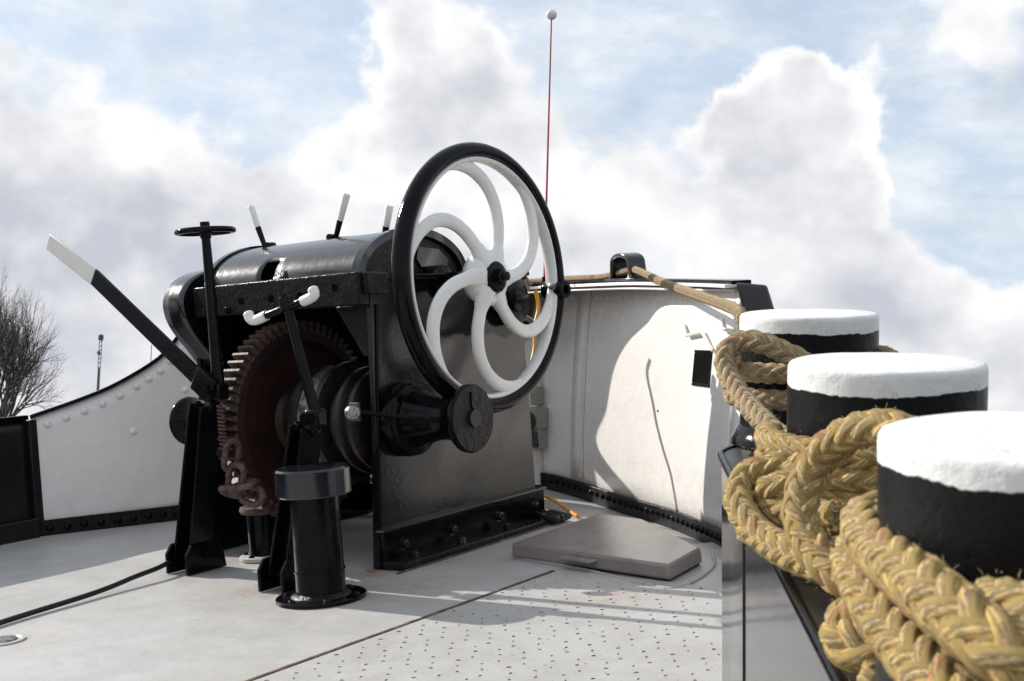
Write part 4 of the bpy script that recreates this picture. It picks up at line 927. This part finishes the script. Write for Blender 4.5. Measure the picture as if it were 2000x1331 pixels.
# ---------------------------------------------------------------- antenna
an = thing('whip_antenna', 'thin red whip antenna with a white ball on top, rising above the bow', 'antenna', loc=D(1063, 548, 6.9))
ab, at_ = D(1063, 548, 6.9), D(1077, 38, 6.9)
part('rod', MB().tube([ab, ab.lerp(at_, .5), at_], [.0065, .0055, .0042], 8), 'red_rod', an)
part('ball', MB().lathe(at_ + V((0, 0, -.004)), (at_ - ab), [(0, .006), (.006, .018), (.016, .027), (.029, .031), (.042, .027), (.052, .018), (.058, .002)], 24), 'white_gloss', an, smooth=80)
part('foot', MB().tube([ab + V((0, 0, -.10)), ab + V((0, 0, .02))], [.022, .012], 10), 'black_gloss', an)

# ---------------------------------------------------------------- cable and filler on the near deck
cA, cB = P(-60, 1237, z=.012), P(312, 1108, z=.045)
q = crom([cA + V((.3, -.95, 0)), cA, cA.lerp(cB, .6) + V((0, 0, -.012)), cA.lerp(cB, .85) + V((0, 0, -.004)), cB, cB + V((-.05, .12, .01))], .03)
cm = MB().tube(q, .0105, 10); single('deck_cable', cm, 'rubber', 'black cable stretched across the deck to the left brake stand', 'cable', loc=cB)
fc_ = P(8, 1253, z=0); fd = thing('filler_cap', 'round flush deck filler plate at the left picture edge', 'deck fitting', loc=fc_)
part('plate', MB().lathe(fc_, (0, 0, 1), [(.001, .072), (.006, .070), (.007, .058), (.004, .054), (.004, .004)], 40), 'deck_paint', fd, smooth=25)
part('cap', MB().lathe(fc_, (0, 0, 1), [(.003, .045), (.009, .042), (.010, .004)], 32), 'bare_steel', fd, smooth=25)

# ================================================================== BEYOND THE SHIP (world frame)
def at_world(px, py, dist): return EYE + wdir(px, py) * (dist / wdir(px, py).y)
def tree(name, label, px, dist, top_py, spread, seed, mat, levels=6, hidden=0):
    rnd = random.Random(seed); b = at_world(px, 900, dist); b.z = .5; h = at_world(px, top_py, dist).z - .5
    r = thing(name, label, 'tree', loc=b, ship=False, group='bare trees on the far bank')
    trunk = MB(); limb = MB(); twig = MB()
    def grow(p, d, L, rad, lev):
        n_ = 4 if lev > 2 else 3; pts = [p]; q = p.copy(); dd = d.copy()
        for i in range(n_):
            dd = (dd + V((rnd.gauss(0, .10), rnd.gauss(0, .10), rnd.gauss(.03, .08)))).normalized(); q = q + dd * (L / n_); pts.append(q.copy())
        mb = trunk if lev >= levels else (limb if lev >= 3 else twig)
        mb.tube(pts, [rad * (1 - .42 * i / n_) for i in range(n_ + 1)], 8 if lev >= levels else (5 if lev >= 3 else 3), cap=False)
        if lev == 0: return
        kids = (4 if lev >= levels - 1 else 2) + (rnd.random() < .55)
        for k in range(kids):
            f = .35 + .65 * (k + rnd.random()) / kids; j = min(int(f * n_), n_ - 1); s = pts[j].lerp(pts[j + 1], f * n_ - j)
            ang = rnd.uniform(.32, .80); ax = dd.orthogonal(); ax.rotate(M4.Rotation(rnd.uniform(0, 6.283), 3, dd)); nd = dd.copy(); nd.rotate(M4.Rotation(ang, 3, ax)); nd = (nd + V((0, 0, .12))).normalized()
            grow(s, nd, L * rnd.uniform(.58, .78), max(rad * .52, .0035), lev - 1)
        grow(pts[-1], (dd + V((0, 0, .05))).normalized(), L * .72, max(rad * .55, .0035), lev - 1)
    grow(b, V((.02, 0, 1)), h * .30, h * .022, levels)
    # scale the crown to its height
    zmax = max(p.z for p in twig.v) - b.z; sc = h / zmax
    for mb in (trunk, limb, twig):
        mb.v = [b + (p - b) * sc * 1.0 for p in mb.v]
    for mb in (limb, twig): mb.v = [b + V(((p - b).x * spread, (p - b).y * spread, (p - b).z)) for p in mb.v]
    part('trunk', trunk, mat, r); part('branch', limb, mat, r); part('crown', twig, mat, r, smooth=0)
tree('bare_tree', 'bare winter tree with fine twigs at the left picture edge', -4, 62, 492, .70, 11, 'bark')
tree('bare_tree', 'reddish bare treetop barely showing beside the middle bollard', 1938, 80, 778, 1.0, 5, 'bark_red', levels=5)
def mast(px0, py0, px1, py1, dist, rad, label, cage):
    b = at_world(px0, py0, dist); t = at_world(px1, py1, dist); d = (t - b); b2 = b - d * ((b.z - .4) / d.z)
    r = thing('ship_mast', label, 'mast', loc=b2, ship=False)
    k = .45 if cage else 1.0; mid = b.lerp(t, k)
    part('pole', MB().tube([b2, mid], [rad * 1.3, rad], 8), 'mast_grey', r)
    if cage:
        cg = MB()
        for s in (-1, 1): cg.tube([mid + V((s * rad * .9, 0, 0)), t + V((s * rad * .9, 0, -.15))], rad * .28, 5)
        for i in range(7):
            q = mid.lerp(t, i / 7); cg.tube([q + V((-rad, 0, 0)), q + V((rad, 0, .12))], rad * .3, 5)
        part('lattice', cg, 'mast_grey', r); part('lamp', MB().lathe(t + V((0, 0, -.1)), (0, 0, 1), [(0, rad * 1.6), (.12, rad * 2), (.3, rad * 1.8), (.34, rad)], 10), 'mast_grey', r)
        part('lamp', MB().lathe(mid.lerp(t, .45) + V((-rad, 0, 0)), (0, 0, 1), [(0, rad * .8), (.12, rad * 1.3), (.2, rad)], 8), 'mast_grey', r)
mast(191, 766, 197, 662, 70, .075, 'dark lamp mast rising behind the left bulwark', True)
mast(294, 720, 296, 674, 90, .03, 'faint thin mast between the lever and the bulwark curve', False)
for o in ROOTS: pass
